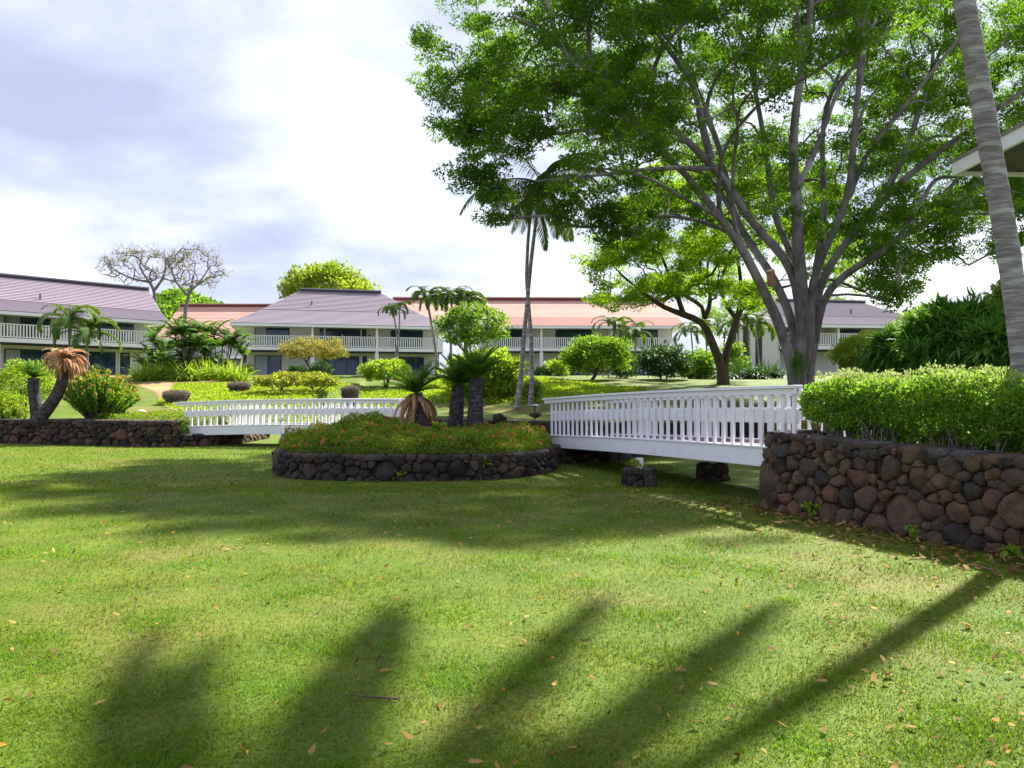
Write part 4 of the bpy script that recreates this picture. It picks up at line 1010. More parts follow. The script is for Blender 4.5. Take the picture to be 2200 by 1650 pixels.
# ---- palms
def frondmesh(name, m, Lr, elev, curve, nl, ll, lw, hang, vee=.3, rach=.02, r=rng, dry=False, stemfrac=.12, gap=1.0):
    """a feather leaf growing along +X; returns one mesh (rachis + leaflets)"""
    n = 26; t = np.linspace(0, 1, n); ang = elev - curve * t ** 1.25
    dx = np.cos(ang) * Lr / (n - 1); dz = np.sin(ang) * Lr / (n - 1)
    X = np.r_[0, np.cumsum(dx[:-1])]; Z = np.r_[0, np.cumsum(dz[:-1])]
    tt = np.linspace(stemfrac, .995, nl); cx_, cz_, ca = np.interp(tt, t, X), np.interp(tt, t, Z), np.interp(tt, t, ang)
    Cs, Ds, Ls = [], [], []
    for s_ in (-1, 1):
        prof = np.sin(np.pi * np.clip(tt * .86 + .12, 0, 1)) ** .55
        T_ = np.stack([np.cos(ca), 0 * ca, np.sin(ca)], 1); Nn = np.stack([-np.sin(ca), 0 * ca, np.cos(ca)], 1); Sd = np.array((0, s_, 0))
        fw = .35 + .75 * tt[:, None] ** 2
        d = norm(Sd + T_ * fw + Nn * vee + np.array((0, 0, -hang)) + r.normal(0, .07, (nl, 3)))
        Cs.append(np.stack([cx_, 0 * cx_, cz_], 1)); Ds.append(d); Ls.append(ll * prof * r.uniform(.88, 1.08, nl))
    C = np.concatenate(Cs); D = np.concatenate(Ds); Ln = np.concatenate(Ls)
    V, Fc, v = strips(C, D, Ln, lw, .25 + hang * .8, 2, side=norm(np.cross(D, np.array((0, 0, 1.)) + .2) + np.array((.7, 0, 0))), r=r)
    rv, rf = tube(np.stack([X, 0 * X, Z], 1), np.linspace(rach, rach * .25, n), 4, False)
    k = len(V); V = np.concatenate([V, rv]); Fc = np.concatenate([Fc, np.array(rf) + k]); v = np.r_[v, np.full(len(rf), .6)]
    return mesh(name, V, Fc, m, v=v)
def crown_of(root, at, meshes, n, r, sc=(.85, 1.1), name='frond', tiltr=.12, a0=0, label=None):
    for i in range(n):
        me = meshes[i % len(meshes)]; az = a0 + i * 2.39996 + r.normal(0, .12); s_ = r.uniform(*sc)
        part(name, me, root, at=tuple(at), rot=(r.normal(0, tiltr), r.normal(0, tiltr), az), scale=s_, label=label)
def palm(name, label, path, r0, r1, fam, n, seed, group=None, sc=(.85, 1.1), bark='palmbark', rings=True, bulb=1.25, cshaft=None, dead=None, nd=0, nuts=0, k=12):
    r = np.random.default_rng(seed); pts = np.array(path, float); d = np.r_[0, np.cumsum(np.linalg.norm(np.diff(pts, axis=0), axis=1))]
    ns = max(10, int(d[-1] / (.12 if rings else .4))); ns = min(ns, 110); t = np.linspace(0, d[-1], ns); q = np.stack([np.interp(t, d, pts[:, i]) for i in range(3)], 1)
    for _ in range(6): q[1:-1] = q[1:-1] * .5 + (q[:-2] + q[2:]) * .25
    u = t / d[-1]; rad = r0 + (r1 - r0) * u + r0 * (bulb - 1) * np.exp(-u * 9)
    if rings: rad = rad * (1 + .035 * (np.arange(ns) % 2) + r.normal(0, .012, ns))
    root = thing(name, label, 'palm tree' if 'cycad' not in name else 'cycad', tuple(pts[0]), group)
    V, Fc = tube(q, rad, k, True); part('trunk', mesh('trunk', V, Fc, M[bark], True), root)
    if cshaft: 
        V, Fc = tube([q[-1], q[-1] + (q[-1] - q[-3]) / np.linalg.norm(q[-1] - q[-3]) * cshaft], [r1 * 1.15, r1 * .7], 8); part('crownshaft', mesh('crownshaft', V, Fc, M['mid'], False, v=None), root); top = q[-1] + np.array((0, 0, cshaft))
    else: top = q[-1]
    crown_of(root, top, fam, n, r, sc)
    if dead: crown_of(root, top - np.array((0, 0, .05)), dead, nd, r, sc, 'dead_frond', label='dry brown hanging frond')
    if nuts:
        for i in range(nuts):
            a = i * 2.4; ball('coconut', top + np.array((.25 * math.cos(a), .25 * math.sin(a), -.3 - .1 * (i % 2))), .12, M['nut'], root, 6, 1.2)
    return root, top
M['nut'] = mat('coconut_husk', (.45, .33, .06), (.3, .25, .05), 4, .6)
M['areca'] = L('feather_palm_leaf', (.06, .17, .02), (.15, .30, .03), .45, rough=.5, spec=.25)
coco = [frondmesh('frond', M['palm'], 4.5, e_, c_, 60, .62, .055, h_, .1, .03) for e_, c_, h_ in ((1.0, 1.4, .45), (.6, 1.2, .5), (.3, .7, .6), (.2, .6, .7), (.45, 1.2, .6))]
cocoS = [frondmesh('frond', M['palm'], 3.1, e_, c_, 48, .7, .05, h_, .1, .025) for e_, c_, h_ in ((.9, 1.6, .55), (.45, 1.5, .7), (.1, 1.3, .9), (-.25, 1.0, .9))]
manila = [frondmesh('frond', M['palm'], 1.9, e_, c_, 34, .5, .075, .35, .35, .02) for e_, c_ in ((1.2, 2.4), (.8, 2.6), (.4, 2.3))]
areca = [frondmesh('frond', M['areca'], 1.8, e_, c_, 34, .42, .075, .3, .35, .015) for e_, c_ in ((1.4, 1.2), (1.25, 1.5), (1.05, 1.6), (.8, 1.5))]
cyc = [frondmesh('frond', M['cycad'], .84, e_, c_, 44, .19, .017, .0, .45, .012, stemfrac=.06) for e_, c_ in ((1.32, .5), (1.12, .6), (.95, .7), (.78, .7), (.55, .7))]
cycdry = [frondmesh('dead_frond', M['dryfrond'], .85, e_, c_, 34, .13, .03, .25, .2, .014, stemfrac=.05) for e_, c_ in ((-.3, 1.3), (-.7, .9), (.1, 1.8), (-1.0, .6))]
cycdryup = [frondmesh('frond', M['dryfrond'], 1.0, e_, c_, 34, .17, .035, .1, .3, .016, stemfrac=.05) for e_, c_ in ((1.1, 1.8), (.7, 1.9), (.35, 1.8), (0, 1.5))]
pth = lambda l, D, D1=None: [P(x, y, D + ((D1 or D) - D) * i / (len(l) - 1)) for i, (x, y) in enumerate(l)]
palm('coconut_palm', 'tall thin coconut palm, the higher of the crossed pair on the mound', pth([(1106, 905), (1117, 830), (1128, 700), (1141, 560), (1152, 470), (1163, 392)], 28), .085, .055, cocoS, 19, 31, 'crossed coconut palms', nuts=5)
palm('coconut_palm', 'tall thin coconut palm, the lower of the crossed pair on the mound', pth([(1137, 905), (1143, 820), (1141, 720), (1131, 600), (1134, 520), (1143, 425)], 28.6), .085, .05, cocoS, 12, 32, 'crossed coconut palms', sc=(.65, .85))
palm('coconut_palm', 'leaning ringed palm trunk rising out of frame at the right edge', [P(2215, 930, 9.9)] + pth([(2200, 795), (2188, 680), (2166, 520), (2140, 370), (2110, 190), (2078, 0)], 9.9, 9.8) + [np.array((5.2, 9.75, 8.4)), np.array((4.95, 9.75, 9.9))], .135, .11, coco, 0, 36, k=18, bulb=1.0)
lp_root = [o for o in bpy.data.objects if o.get('label', '').startswith('leaning ringed')][0]
rq = np.random.default_rng(5); cn = np.array((4.95, 9.75, 9.9))
for az, el, cu, sc_ in ((121, .2, .7, 1.05), (116, .2, .75, .95), (95, .25, .75, 1.1), (91, .3, .75, 1.05), (72, .35, .8, 1.3), (57, .3, .75, 1.38), (200, .5, 1.1, 1), (232, .3, .9, 1), (262, .5, 1.2, 1), (290, .2, .8, 1), (322, .5, 1.1, 1), (350, .3, 1, 1), (15, .8, 1.0, .9)):
    part('frond', frondmesh('frond', M['palm'], 4.0, el, cu, 110 if 85 < az < 125 else 90, .42 if 85 < az < 125 else .5, .16 if 85 < az < 125 else .09, .7 if 85 < az < 125 else 1.8, 0, .03, rq), lp_root, at=tuple(cn), rot=(0, 0, R(az)), scale=sc_)
for l, x, y0_, y1_, x1, sd_ in (('slender palm left of the pair in front of the middle house roof end', 945, 800, 640, 918, 41),
                            ('drooping palm, left trunk of the pair above the middle house roof end', 968, 800, 640, 970, 42), ('drooping palm, right trunk of the pair above the middle house roof end', 1004, 800, 642, 1000, 43)):
    D_ = 61; palm('manila_palm', l, [P(x, y0_ + 15, D_), P(x * .5 + x1 * .5, (y0_ + y1_) / 2, D_), P(x1, y1_ + 10, D_)], .12, .085, manila, 17, sd_, 'palms beside the middle house', cshaft=.3, sc=(.95, 1.25))
for l, x, x1, y1, sd_ in (('thin stem palm, left of the two crossing before the middle house balcony', 846, 845, 665, 44), ('thin stem palm, right of the two crossing before the middle house balcony', 841, 857, 663, 45)):
    palm('thin_palm', l, [P(x, 815, 59), P(x + 12, 740, 59), P(x1 + 3, 700, 59), P(x1, y1, 59)], .07, .05, manila, 8, sd_, 'thin palms before the middle balcony', sc=(.65, .85), rings=False, k=8)
for l, x, x1, y1, sd_, n in (('leafy palm before the left house balcony, the taller one', 150, 148, 690, 46, 14), ('short leafy palm before the left house balcony beside the taller one', 185, 186, 722, 47, 11)):
    palm('garden_palm', l, [P(x, 830, 47), P((x + x1) / 2, 750, 47), P(x1, y1, 47)], .09, .06, manila, n, sd_, 'palms before the left house', sc=(1.0, 1.35), rings=False, k=8)
ra = np.random.default_rng(55)
for l, x, D_, ns in (('clump of feathery palms at the right end of the left house', 352, 56, 9), ('dense clump of feathery palms between the left and middle houses', 405, 54, 13), ('clump of feathery palms touching the middle house corner', 472, 56, 12)):
    c0 = P(x, 815, D_); c0[2] = gz(c0[0], c0[1]); rt_ = thing('feather_palm', l, 'palm clump', tuple(c0), 'feathery palm clumps between the houses')
    for i in range(ns):
        a = ra.uniform(0, 6.28); rr_ = ra.uniform(.2, 1.25); h_ = ra.uniform(.2, 3.0); b_ = c0 + np.array((math.cos(a), math.sin(a), 0)) * rr_ * .5; tp = b_ + np.array((math.cos(a) * rr_ * .8, math.sin(a) * rr_ * .8, h_))
        V, Fc = tube([b_, (b_ + tp) / 2, tp], [.06, .045, .04], 6); part('stem', mesh('stem', V, Fc, M['twiggrey'], True), rt_)
        crown_of(rt_, tp, areca, 8, ra, (.8, 1.1), a0=a)
for l, x, y1, D_, sd_ in (('small palm left of the dark window strips of the pale house', 1606, 690, 55, 61), ('small palm before the dark window strips of the pale house', 1625, 694, 54, 62), ('thin palm under the left part of the pale house roof', 1585, 700, 57, 63),
                      ('spiky palm rising above the round bush before the salmon-roofed house', 1318, 700, 57, 64), ('spiky palm right of the round bush before the salmon-roofed house', 1362, 715, 56, 65), ('small palm left of the forked tree', 1485, 715, 58, 66), ('small palm directly behind the forked tree', 1515, 700, 62, 67)):
    palm('small_palm', l, [P(x + 10, 825, D_), P(x + 4, 760, D_), P(x, y1, D_)], .07, .05, manila, 11, sd_, 'small palms before the right-hand houses', sc=(.85, 1.15), rings=False, k=8)
# cycads
def cycad(label, path, r0, r1, n, seed, dry=0, fam=cyc, sc=(.85, 1.1), group=None, dm=cycdry):
    return palm('cycad', label, path, r0, r1, fam, n, seed, group, sc, 'cycadbark', True, 1.12, dead=dm if dry else None, nd=dry, k=14)
cycad('cycad in the planter with brown dead fronds hanging under its green crown', pth([(915, 935), (905, 905), (898, 872), (893, 845)], 19.4), .20, .16, 34, 71, 26, group='planter cycads')
cycad('green-crowned cycad in the planter, the shorter of the adjoining two', pth([(977, 945), (979, 900), (983, 862), (985, 828)], 19.7), .21, .15, 38, 72, group='planter cycads')
cycad('green-crowned cycad in the planter, the taller rightmost one', pth([(1020, 940), (1021, 890), (1023, 850), (1024, 812)], 19.2), .22, .15, 42, 73, sc=(.9, 1.15), group='planter cycads')
cycad('curved black cycad trunk with a crown of dead tan fronds on the left wall', pth([(78, 910), (98, 884), (120, 855), (135, 820), (141, 772)], 27.4), .22, .17, 60, 74, 22, fam=cycdryup, sc=(.68, .92))
cycad('short cycad with a small green crown beside the curved dead-topped one', pth([(82, 905), (78, 870), (72, 845), (72, 812)], 27.8), .21, .18, 34, 75, sc=(.7, .9))

# ---- shrubs and small trees, left to right
shrub('flowering_bush', 'large lime bush with red flowers at the left edge behind the short cycad', 'bush', 55, 772, 880, 72, 33, M['lime'], .13, 150, 26, .24, flowers=M['red'], fl_n=22, fl_size=.07, trunks=4)
shrub('flowering_bush', 'low lime bush with pink flowers on the left wall top at the frame edge', 'bush', 12, 845, 905, 45, 28.6, M['lime'], .10, 90, 26, .16, flowers=M['red'], fl_n=14, fl_size=.05, trunks=4)
# croton: upright leafy spikes
def spiky(name, label, px, yt, yb, hw, D, nst, m, tipm, seed, leaf=.09, ybase=None):
    r = np.random.default_rng(seed); ppm = F / D; b = P(px, yb, D); zg = gz(b[0], D); rx = hw / ppm; h = (yb - yt) / ppm
    root = thing(name, label, 'bush', (b[0], D, zg)); C, Dd, Ct, Dt = [], [], [], []; ch = []
    for i in range(nst):
        a = r.uniform(0, 6.28); q = r.uniform(0, 1) ** .5; end = np.array((b[0] + math.cos(a) * q * rx, D + math.sin(a) * q * rx * .8, zg + h * (1.05 - .55 * q ** 2) * r.uniform(.72, 1.08)))
        st = np.array((b[0] + math.cos(a) * q * rx * .3, D + math.sin(a) * q * rx * .3, zg - .05)); dr = norm((end - st)[None])[0]
        ch.append(([st, st * .5 + end * .5 - dr * .02, end], [.016, .012, .006], 4))
        n = 60; s_ = r.uniform(.32, 1, n); p = st + (end - st) * s_[:, None]; rad = norm(r.normal(size=(n, 3)) - 0); d = norm(rad + dr * (.3 + .5 * s_[:, None]) * 1.6)
        C.append(p); Dd.append(d)
        n = 8; Ct.append(end + r.normal(0, .01, (n, 3))); Dt.append(norm(r.normal(size=(n, 3)) * .5 + dr))
    V, Fc = tubes_np(ch); part('stems', mesh('stems', V, Fc, M['twig'], True), root)
    for nm, C_, D_, m_, sz in (('foliage', C, Dd, m, leaf), ('new_growth', Ct, Dt, tipm, leaf * .8)):
        C_ = np.concatenate(C_); D_ = np.concatenate(D_); V, Fc = leaves(C_, D_, rdir(len(C_), .6, r), sz * r.uniform(.7, 1.2, len(C_)), sz * .36, .15); part(nm, mesh(nm, V, Fc, m_, v=r.uniform(0, 1, len(C_))), root, kind='stuff')
M['tipgold'] = L('gold_tip_leaf', (.38, .34, .05), (.50, .22, .12), .4, tc=(1.2, 1.1, .7))
spiky('croton_bush', 'spiky yellow-green croton bush with pink tips beside the curved cycad', 215, 800, 900, 84, 28.4, 190, M['hedge'], M['tipgold'], 81, .13)
spiky('croton_bush', 'small spiky croton on the wall top between the two cycad trunks', 25, 870, 905, 45, 28.2, 30, M['hedge'], M['tipgold'], 82, .08)
def cover(name, label, poly, n, m, size, h, seed, flowers=None, nf=0, kind='stuff', hf=None, lift=0, aspect=.5, zmin=-9):
    r = np.random.default_rng(seed); poly = np.array(poly, float); lo, hi = poly.min(0), poly.max(0); X = r.uniform(lo[0], hi[0], n * 3); Y = r.uniform(lo[1], hi[1], n * 3)
    sdm = polysd(X, Y, poly); ok = sdm > 0; X, Y, sdm = X[ok][:n], Y[ok][:n], sdm[ok][:n]
    hh = (hf(X, Y) if hf else h * (.75 + .25 * np.sin(X * 5.1 + Y * 2) * np.sin(Y * 4.3 - X))) * sstep(sdm / .25 + .45)
    Z = np.maximum(hgt(X, Y), zmin) + lift + hh * (1 - np.where(sdm < .35, 1.0, .45) * r.uniform(0, 1, len(X)) ** np.where(sdm < .35, 1.0, 2.0))
    C = np.stack([X, Y, Z], 1); o = single(name, leafmesh(name, m, C, size, aspect, .55, .5, None, 0, .15, r), label, kind=kind)
    if flowers is not None:
        q = r.integers(0, len(X), nf); Cf = np.repeat(np.stack([X[q], Y[q], np.maximum(hgt(X[q], Y[q]), zmin) + lift + hh[q] + .015], 1), 5, 0)
        f = single(name.replace('groundcover', 'flower') + '_blooms', leafmesh('blooms', flowers, Cf + r.normal(0, .012, Cf.shape), size * .7, .7, .4, .5, None, 0, .1, r), None, kind=kind)
    return o
cover('groundcover', 'low green plants with pink flowers along the left wall top', [(-14.5, 27.4), (-11.3, 26.6), (-10.2, 27.6), (-10.2, 30), (-14, 31)], 9000, M['ground'], .07, .22, 91, M['red'], 40)
# spider lilies
def lily(name, label, px, ytop, ybot, hw, D, n, m, seed, wd=.05, group=None, cat='plant', droop=1.6):
    r = np.random.default_rng(seed); ppm = F / D; b = P(px, ybot, D); zg = gz(b[0], D); Lf = (ybot - ytop) / ppm * 1.5; w = hw / ppm
    root = thing(name, label, cat, (b[0], D, zg), group); C = np.stack([b[0] + r.normal(0, w * .38, n), D + r.normal(0, w * .35, n), np.full(n, zg)], 1)
    part('leaves', tuftmesh('leaves', m, C, rdir(n, 1.1, r), Lf * r.uniform(.7, 1.1, n), wd, droop, r, 5), root, kind='stuff'); return root
for i, (x, l) in enumerate(((310, 'leftmost'), (360, 'second from the left'), (410, 'third from the left'), (455, 'fourth from the left'), (500, 'rightmost'))):
    lily('spider_lily', f'bright strap-leaved lily clump below the feathery palms, {l} of the row', x, 782, 818, 32, 52 + (i % 2), 260, M['lime'], 100 + i, .07, 'lily clumps below the feathery palms')
shrub('dark_shrub', 'dark green shrub by the ground floor windows of the left house', 'shrub', 205, 786, 815, 24, 50, M['darkl'], .14, 40, 26, .22)
shrub('red_shrub', 'small dark red-leaved shrub under the middle house corner post', 'shrub', 532, 780, 812, 14, 58, M['darkl'], .14, 30, 24, .2, flowers=M['red'], fl_n=5, fl_size=.1)
shrub('dark_shrub', 'dark green shrub under the pale umbrella tree, the left one', 'shrub', 640, 786, 815, 24, 62, M['darkl'], .2, 40, 26, .25)
shrub('dark_shrub', 'dark green shrub under the pale umbrella tree, the right one', 'shrub', 690, 776, 815, 26, 62, M['darkl'], .2, 50, 26, .25)
shrub('shower_tree', 'small umbrella-shaped tree with pinkish yellow foliage before the middle house', 'tree', 674, 724, 790, 78, 57, [(M['limey'], 1), (M['pink'], .6)], .17, 170, 30, .30, dome=.25, tr=.09, flat=.5, barkm=M['bark2'], spread=.4)
shrub('plumeria_tree', 'low wide shrub with tangled bare branches and yellow-green leaves behind the far bridge', 'tree', 640, 803, 842, 94, 42, [(M['limey'], 1), (M['lime'], .8)], .17, 190, 22, .17, trunks=7, tr=.05, dome=.1, fill=.85, spread=.75, flat=.6, barkm=M['twiggrey'], tip=.014, flowers=M['flower'], fl_n=8, fl_size=.09, ybase=866)
# clipped dry shrubs
def topiary(label, px, yt, yb, hw, D, seed):
    r = np.random.default_rng(seed); ppm = F / D; c = P(px, yb, D); zg = gz(c[0], D); c[2] = min(c[2], zg + .3); h = (yb - yt) / ppm; rx = hw / ppm
    root = thing('clipped_shrub', label, 'shrub', (c[0], D, zg), 'clipped cup-shaped shrubs on the mound'); n = 420; zt = P(px, yt, D)[2]
    a = r.uniform(0, 6.28, n); q = r.uniform(0, 1, n) ** .5; end = np.stack([c[0] + np.cos(a) * q * rx, D + np.sin(a) * q * rx, np.full(n, zt) - r.uniform(0, .25, n) ** 1.5 - .1 * q ** 4], 1)
    st = np.stack([c[0] + np.cos(a) * q * rx * .5, D + np.sin(a) * q * rx * .5, np.full(n, zg - .02)], 1); md = st * .5 + end * .5; md[:, :2] = st[:, :2] * .3 + end[:, :2] * .7
    V, Fc = tubes_np([([st[i], md[i], end[i]], [.012, .008, .004], 3) for i in range(n)]); part('twigs', mesh('twigs', V, Fc, M['twiggrey'], True), root, kind='stuff')
    C = md[r.integers(0, n, 5200)] * 0; i_ = r.integers(0, n, 5200); t_ = r.uniform(.15, 1, 5200)[:, None]; C = md[i_] * (1 - t_) + end[i_] * t_ + r.normal(0, .03, (5200, 3))
    part('foliage', leafmesh('foliage', M['dullleaf'], C, .055, .5, .3, .4, r=r), root)
M['dullleaf'] = L('dull_brown_leaf', (.22, .17, .13), (.28, .23, .17), .2, tc=(1, 1, 1))
topiary('dry clipped cup-shaped shrub, the left one before the tan path', 379, 838, 874, 29, 36.5, 111)
topiary('dry clipped cup-shaped shrub, the one left of the tangled plumeria', 514, 820, 853, 25, 43, 112)
topiary('dry clipped cup-shaped shrub, the one right of the tangled plumeria', 753, 828, 856, 21, 42, 113)
cover('mound_groundcover', 'bright lime groundcover over the mound behind the far bridge', [(-16.2, 36.3), (-12.5, 31.5), (-10.2, 31.5), (-9.0, 36), (-4.2, 33), (-3.9, 30), (3, 29), (6, 34), (2, 46), (-12, 50), (-21, 49.5), (-18.5, 43)], 60000, M['cover'], .13, .10, 92, None)
sheet('bare_soil', [(-14.5, 41.6), (-12.5, 40.5), (-10.5, 41.5), (-10.0, 43.8), (-13, 45), (-15.5, 44.2)], M['soil'], .10, .3)
shrub('plumeria_shrub', 'rounded lime shrub with large leaves before the ground floor of the middle house', 'shrub', 828, 775, 822, 58, 50, [(M['lime'], 1)], .24, 120, 20, .26, flowers=M['flower'], fl_n=16, fl_size=.1, trunks=4)
spiky('croton_bush', 'small orange and red croton between the cycads and the middle house', 915, 778, 806, 20, 46, 22, M['tipgold'], M['red'], 83, .2)
shrub('plumeria_tree', 'round plumeria tree with white flowers between the middle and salmon-roofed houses', 'tree', 1017, 655, 752, 82, 53, [(M['mid'], 1), (M['lime'], .25)], .24, 230, 26, .36, flowers=M['flower'], fl_n=150, fl_size=.15, dome=.75, tr=.10, ybase=812)
shrub('round_bush', 'big bright lime bush behind the two green cycads', 'bush', 1043, 752, 880, 90, 31.5, [(M['lime'], 1)], .23, 420, 26, .24, trunks=6, dome=.85, aspect=.32, tr=.05)
shrub('round_bush', 'dense green bush on a short trunk left of the flowering dark tree', 'tree', 1283, 722, 808, 80, 44, [(M['mid'], 1), (M['lime'], .55)], .19, 280, 28, .28, tr=.13, lean=-.7, dome=.8, barkm=M['bark2'], ybase=835, aspect=.35)
shrub('flowering_tree', 'dark glossy tree with white flowers on two thin trunks beside the round bush', 'tree', 1428, 742, 812, 60, 45, [(M['darkl'], 1)], .20, 170, 28, .27, trunks=2, tr=.07, flowers=M['flower'], fl_n=45, fl_size=.10, dome=.8, ybase=830)
shrub('flowering_tree', 'paler tree with white flowers right of the dark glossy tree', 'tree', 1505, 752, 822, 52, 48, [(M['mid'], 1), (M['lime'], .4)], .22, 130, 26, .27, trunks=2, tr=.07, flowers=M['flower'], fl_n=45, fl_size=.12, dome=.8)
shrub('round_bush', 'pale leafy shrub with white flowers before the salmon-roofed house column', 'shrub', 1195, 772, 820, 26, 58, [(M['lime'], 1)], .22, 50, 24, .25, flowers=M['flower'], fl_n=12, fl_size=.12)
shrub('red_shrub', 'dark red-flowering shrub behind the crossed coconut palms', 'shrub', 1163, 790, 822, 20, 57, [(M['darkl'], 1)], .2, 40, 24, .22, flowers=M['red'], fl_n=14, fl_size=.1)
shrub('brown_shrub', 'brownish shrub at the foot of the crossed coconut palms', 'shrub', 1142, 815, 868, 22, 30, [(M['mid'], 1), (M['pink'], .4)], .10, 60, 24, .16)
shrub('dark_shrub', 'dark green shrub under the spiky palms right of the round bush', 'shrub', 1345, 760, 820, 34, 52, [(M['darkl'], 1), (M['mid'], .4)], .2, 60, 24, .28)
shrub('dark_shrub', 'green shrub behind the forked tree trunk', 'shrub', 1575, 735, 822, 34, 50, [(M['mid'], 1), (M['lime'], .4)], .2, 80, 24, .3)
shrub('back_tree', 'light feathery tree behind the forked tree, left of the pale house', 'tree', 1545, 650, 740, 58, 72, [(M['mid'], 1), (M['lime'], .5)], .26, 90, 22, .5, tr=.12, ybase=830, aspect=.3)
shrub('back_tree', 'tree crown between the big trunk and the pale house roof', 'tree', 1640, 600, 700, 50, 82, [(M['lime'], 1), (M['mid'], .5)], .28, 90, 22, .55, tr=.15, ybase=830)
shrub('back_tree', 'small treetop peeking above the pale house roof', 'tree', 1812, 632, 690, 34, 92, [(M['mid'], 1)], .28, 60, 22, .5, tr=.15, ybase=830)
for i, (x, l) in enumerate(((1560, 'leftmost'), (1590, 'second'), (1622, 'third'), (1655, 'rightmost'))):
    lily('fern', f'dark fern clump in the bed before the pale house, {l} of the row', x, 795, 828, 24, 46 + i % 2, 150, M['darkl'], 120 + i, .09, 'ferns before the pale house')
shrub('round_bush', 'clipped yellow-green shrub between the big trunk and the bamboo', 'shrub', 1868, 722, 800, 80, 19.5, [(M['lime'], 1), (M['limey'], .3)], .10, 330, 30, .13, trunks=5, dome=.9, aspect=.4, depthr=.9)
# bamboo-like mass
rb = np.random.default_rng(131)
def bamboo(label, px, yt, yb, hw, D, n, seed):
    r = np.random.default_rng(seed); ppm = F / D; c = P(px, (yt + yb) / 2, D); rx, rz = hw / ppm, (yb - yt) / 2 / ppm; zg = gz(c[0], D)
    root = thing('bamboo_clump', label, 'bamboo', (c[0], D, zg)); ch = []; d = rdir(n, .35, r); T = c + d * (r.uniform(.4, 1.12, n) ** .5 * np.where(r.uniform(0, 1, n) < .08, 1.22, 1) * (1 + .22 * np.sin(d[:, 0] * 7 + px) * np.cos(d[:, 2] * 6 + d[:, 1] * 5)))[:, None] * np.array((rx, rx * .7, rz)); T[:, 2] = np.maximum(T[:, 2], zg + .2)
    for i in range(0, n, 3):
        b = np.array((c[0] + r.normal(0, rx * .35), D + r.normal(0, rx * .3), zg - .1)); ch.append(([b, b * .4 + T[i] * .6 + np.array((0, 0, .25)), T[i]], [.018, .012, .005], 4))
    V, Fc = tubes_np(ch); part('stems', mesh('stems', V, Fc, M['mid'], True, v=np.zeros(len(Fc))), root)
    per = 9; C = np.repeat(T, per, 0); k = len(C); out = norm(C - c + np.array((0, 0, .2))); D_ = norm(np.repeat(rdir(n, 0, r) + norm(T - c) * .9 + np.array((0, 0, -.1)), per, 0) + r.normal(0, .55, (k, 3)))
    part('foliage', tuftmesh('foliage', M['bamboo'], C + r.normal(0, .03, C.shape), D_, r.uniform(.2, .38, k), .045, .6, r, 3), root)
bamboo('broad mass of dark green long-leaved bamboo above the hedge', 2065, 668, 810, 105, 16, 1000, 132)
bamboo('lower bamboo sprays spreading left toward the clipped shrub', 1950, 715, 805, 75, 17.5, 620, 133)
bamboo('dark bamboo at the right edge behind the leaning palm trunk', 2165, 700, 810, 80, 15, 560, 134)
shrub('back_tree', 'lime green tree behind the leaning palm trunk at the right edge', 'tree', 2175, 600, 790, 62, 22, [(M['lime'], 1), (M['mid'], .7)], .14, 330, 30, .26, tr=.1, aspect=.35)
shrub('back_tree', 'feathery green tree between the pale roof and the bamboo', 'tree', 1985, 655, 790, 60, 34, [(M['lime'], 1), (M['mid'], .8)], .18, 200, 28, .33, tr=.1, aspect=.35)
# scrub on the distant hill
rs = np.random.default_rng(191); n = 5200; X = rs.uniform(-135, -30, n); Y = rs.uniform(150, 232, n)
Z = 3 + 21.5 * np.exp(-((X + 77) / 17) ** 2 - ((Y - 190) / 45) ** 2) + 7 * np.exp(-((X - 60) / 80) ** 2 - ((Y - 260) / 60) ** 2) + .8 * np.sin(X * .35) * np.sin(Y * .3) - 6 * (1 - sstep((Y - 150) / 20))
C = np.repeat(np.stack([X, Y, Z], 1), 7, 0); C = C + rs.normal(0, .55, C.shape) * (1, 1, .6) + (0, 0, .5)
single('hill_scrub', leafmesh('hill_scrub', M['mid'], C, 1.1, .7, .2, .6, r=rs), 'green scrub covering the distant hill', kind='stuff')
# far trees
shrub('round_treetop', 'bright green rounded treetop rising behind the middle house ridge', 'tree', 706, 566, 680, 106, 92, [(M['lime'], 1), (M['limey'], .5)], .42, 300, 34, .62, tr=.3, ybase=850, aspect=.5, flat=.75)
def baretree(label, base, limbs, c, rx, ry, rz, n, seed, leafn=.35):
    r = np.random.default_rng(seed); T = []
    while len(T) < n:
        d = rdir(1, .3, r)[0]; p = c + d * r.uniform(.45, 1) ** .5 * np.array((rx, ry, rz)); T.append(p)
    T = np.array(T); root = thing('bare_tree', label, 'tree', tuple(base)); A, pa, rm, n0 = grow(limbs, list(T), .6, .2, .2, r, .5)
    part('trunk', branch_mesh('trunk', A, pa, rm, n0, M['baretwig'], .03, 2.4, (8, 5, 3)), root)
    sel = T[r.uniform(0, 1, len(T)) < leafn]; addfol(root, 'crown', M['sparse'], sel, 14, .5, .26, .7, .5, .1, .5, .3, r)
    C, d = clumpleaves(T, 6, .7, .8, r); V, Fc, v = strips(C, norm(d + np.array((0, 0, .5))), .6, .035, .3, 2, r=r); part('twigs', mesh('twigs', V, Fc, M['baretwigf'], v=v), root, kind='stuff')
M['baretwig'] = mat('bare_twig', (.20, .17, .19), (.14, .12, .135), 3, .9); M['baretwigf'] = L('bare_twig_fine', (.22, .18, .20), (.28, .23, .25), .1, tc=(1, 1, 1)); M['sparse'] = L('sparse_leaf', (.30, .26, .06), (.20, .23, .05), .4, tc=(1.1, 1.1, .8))
Db = 84; b_ = P(397, 770, Db)
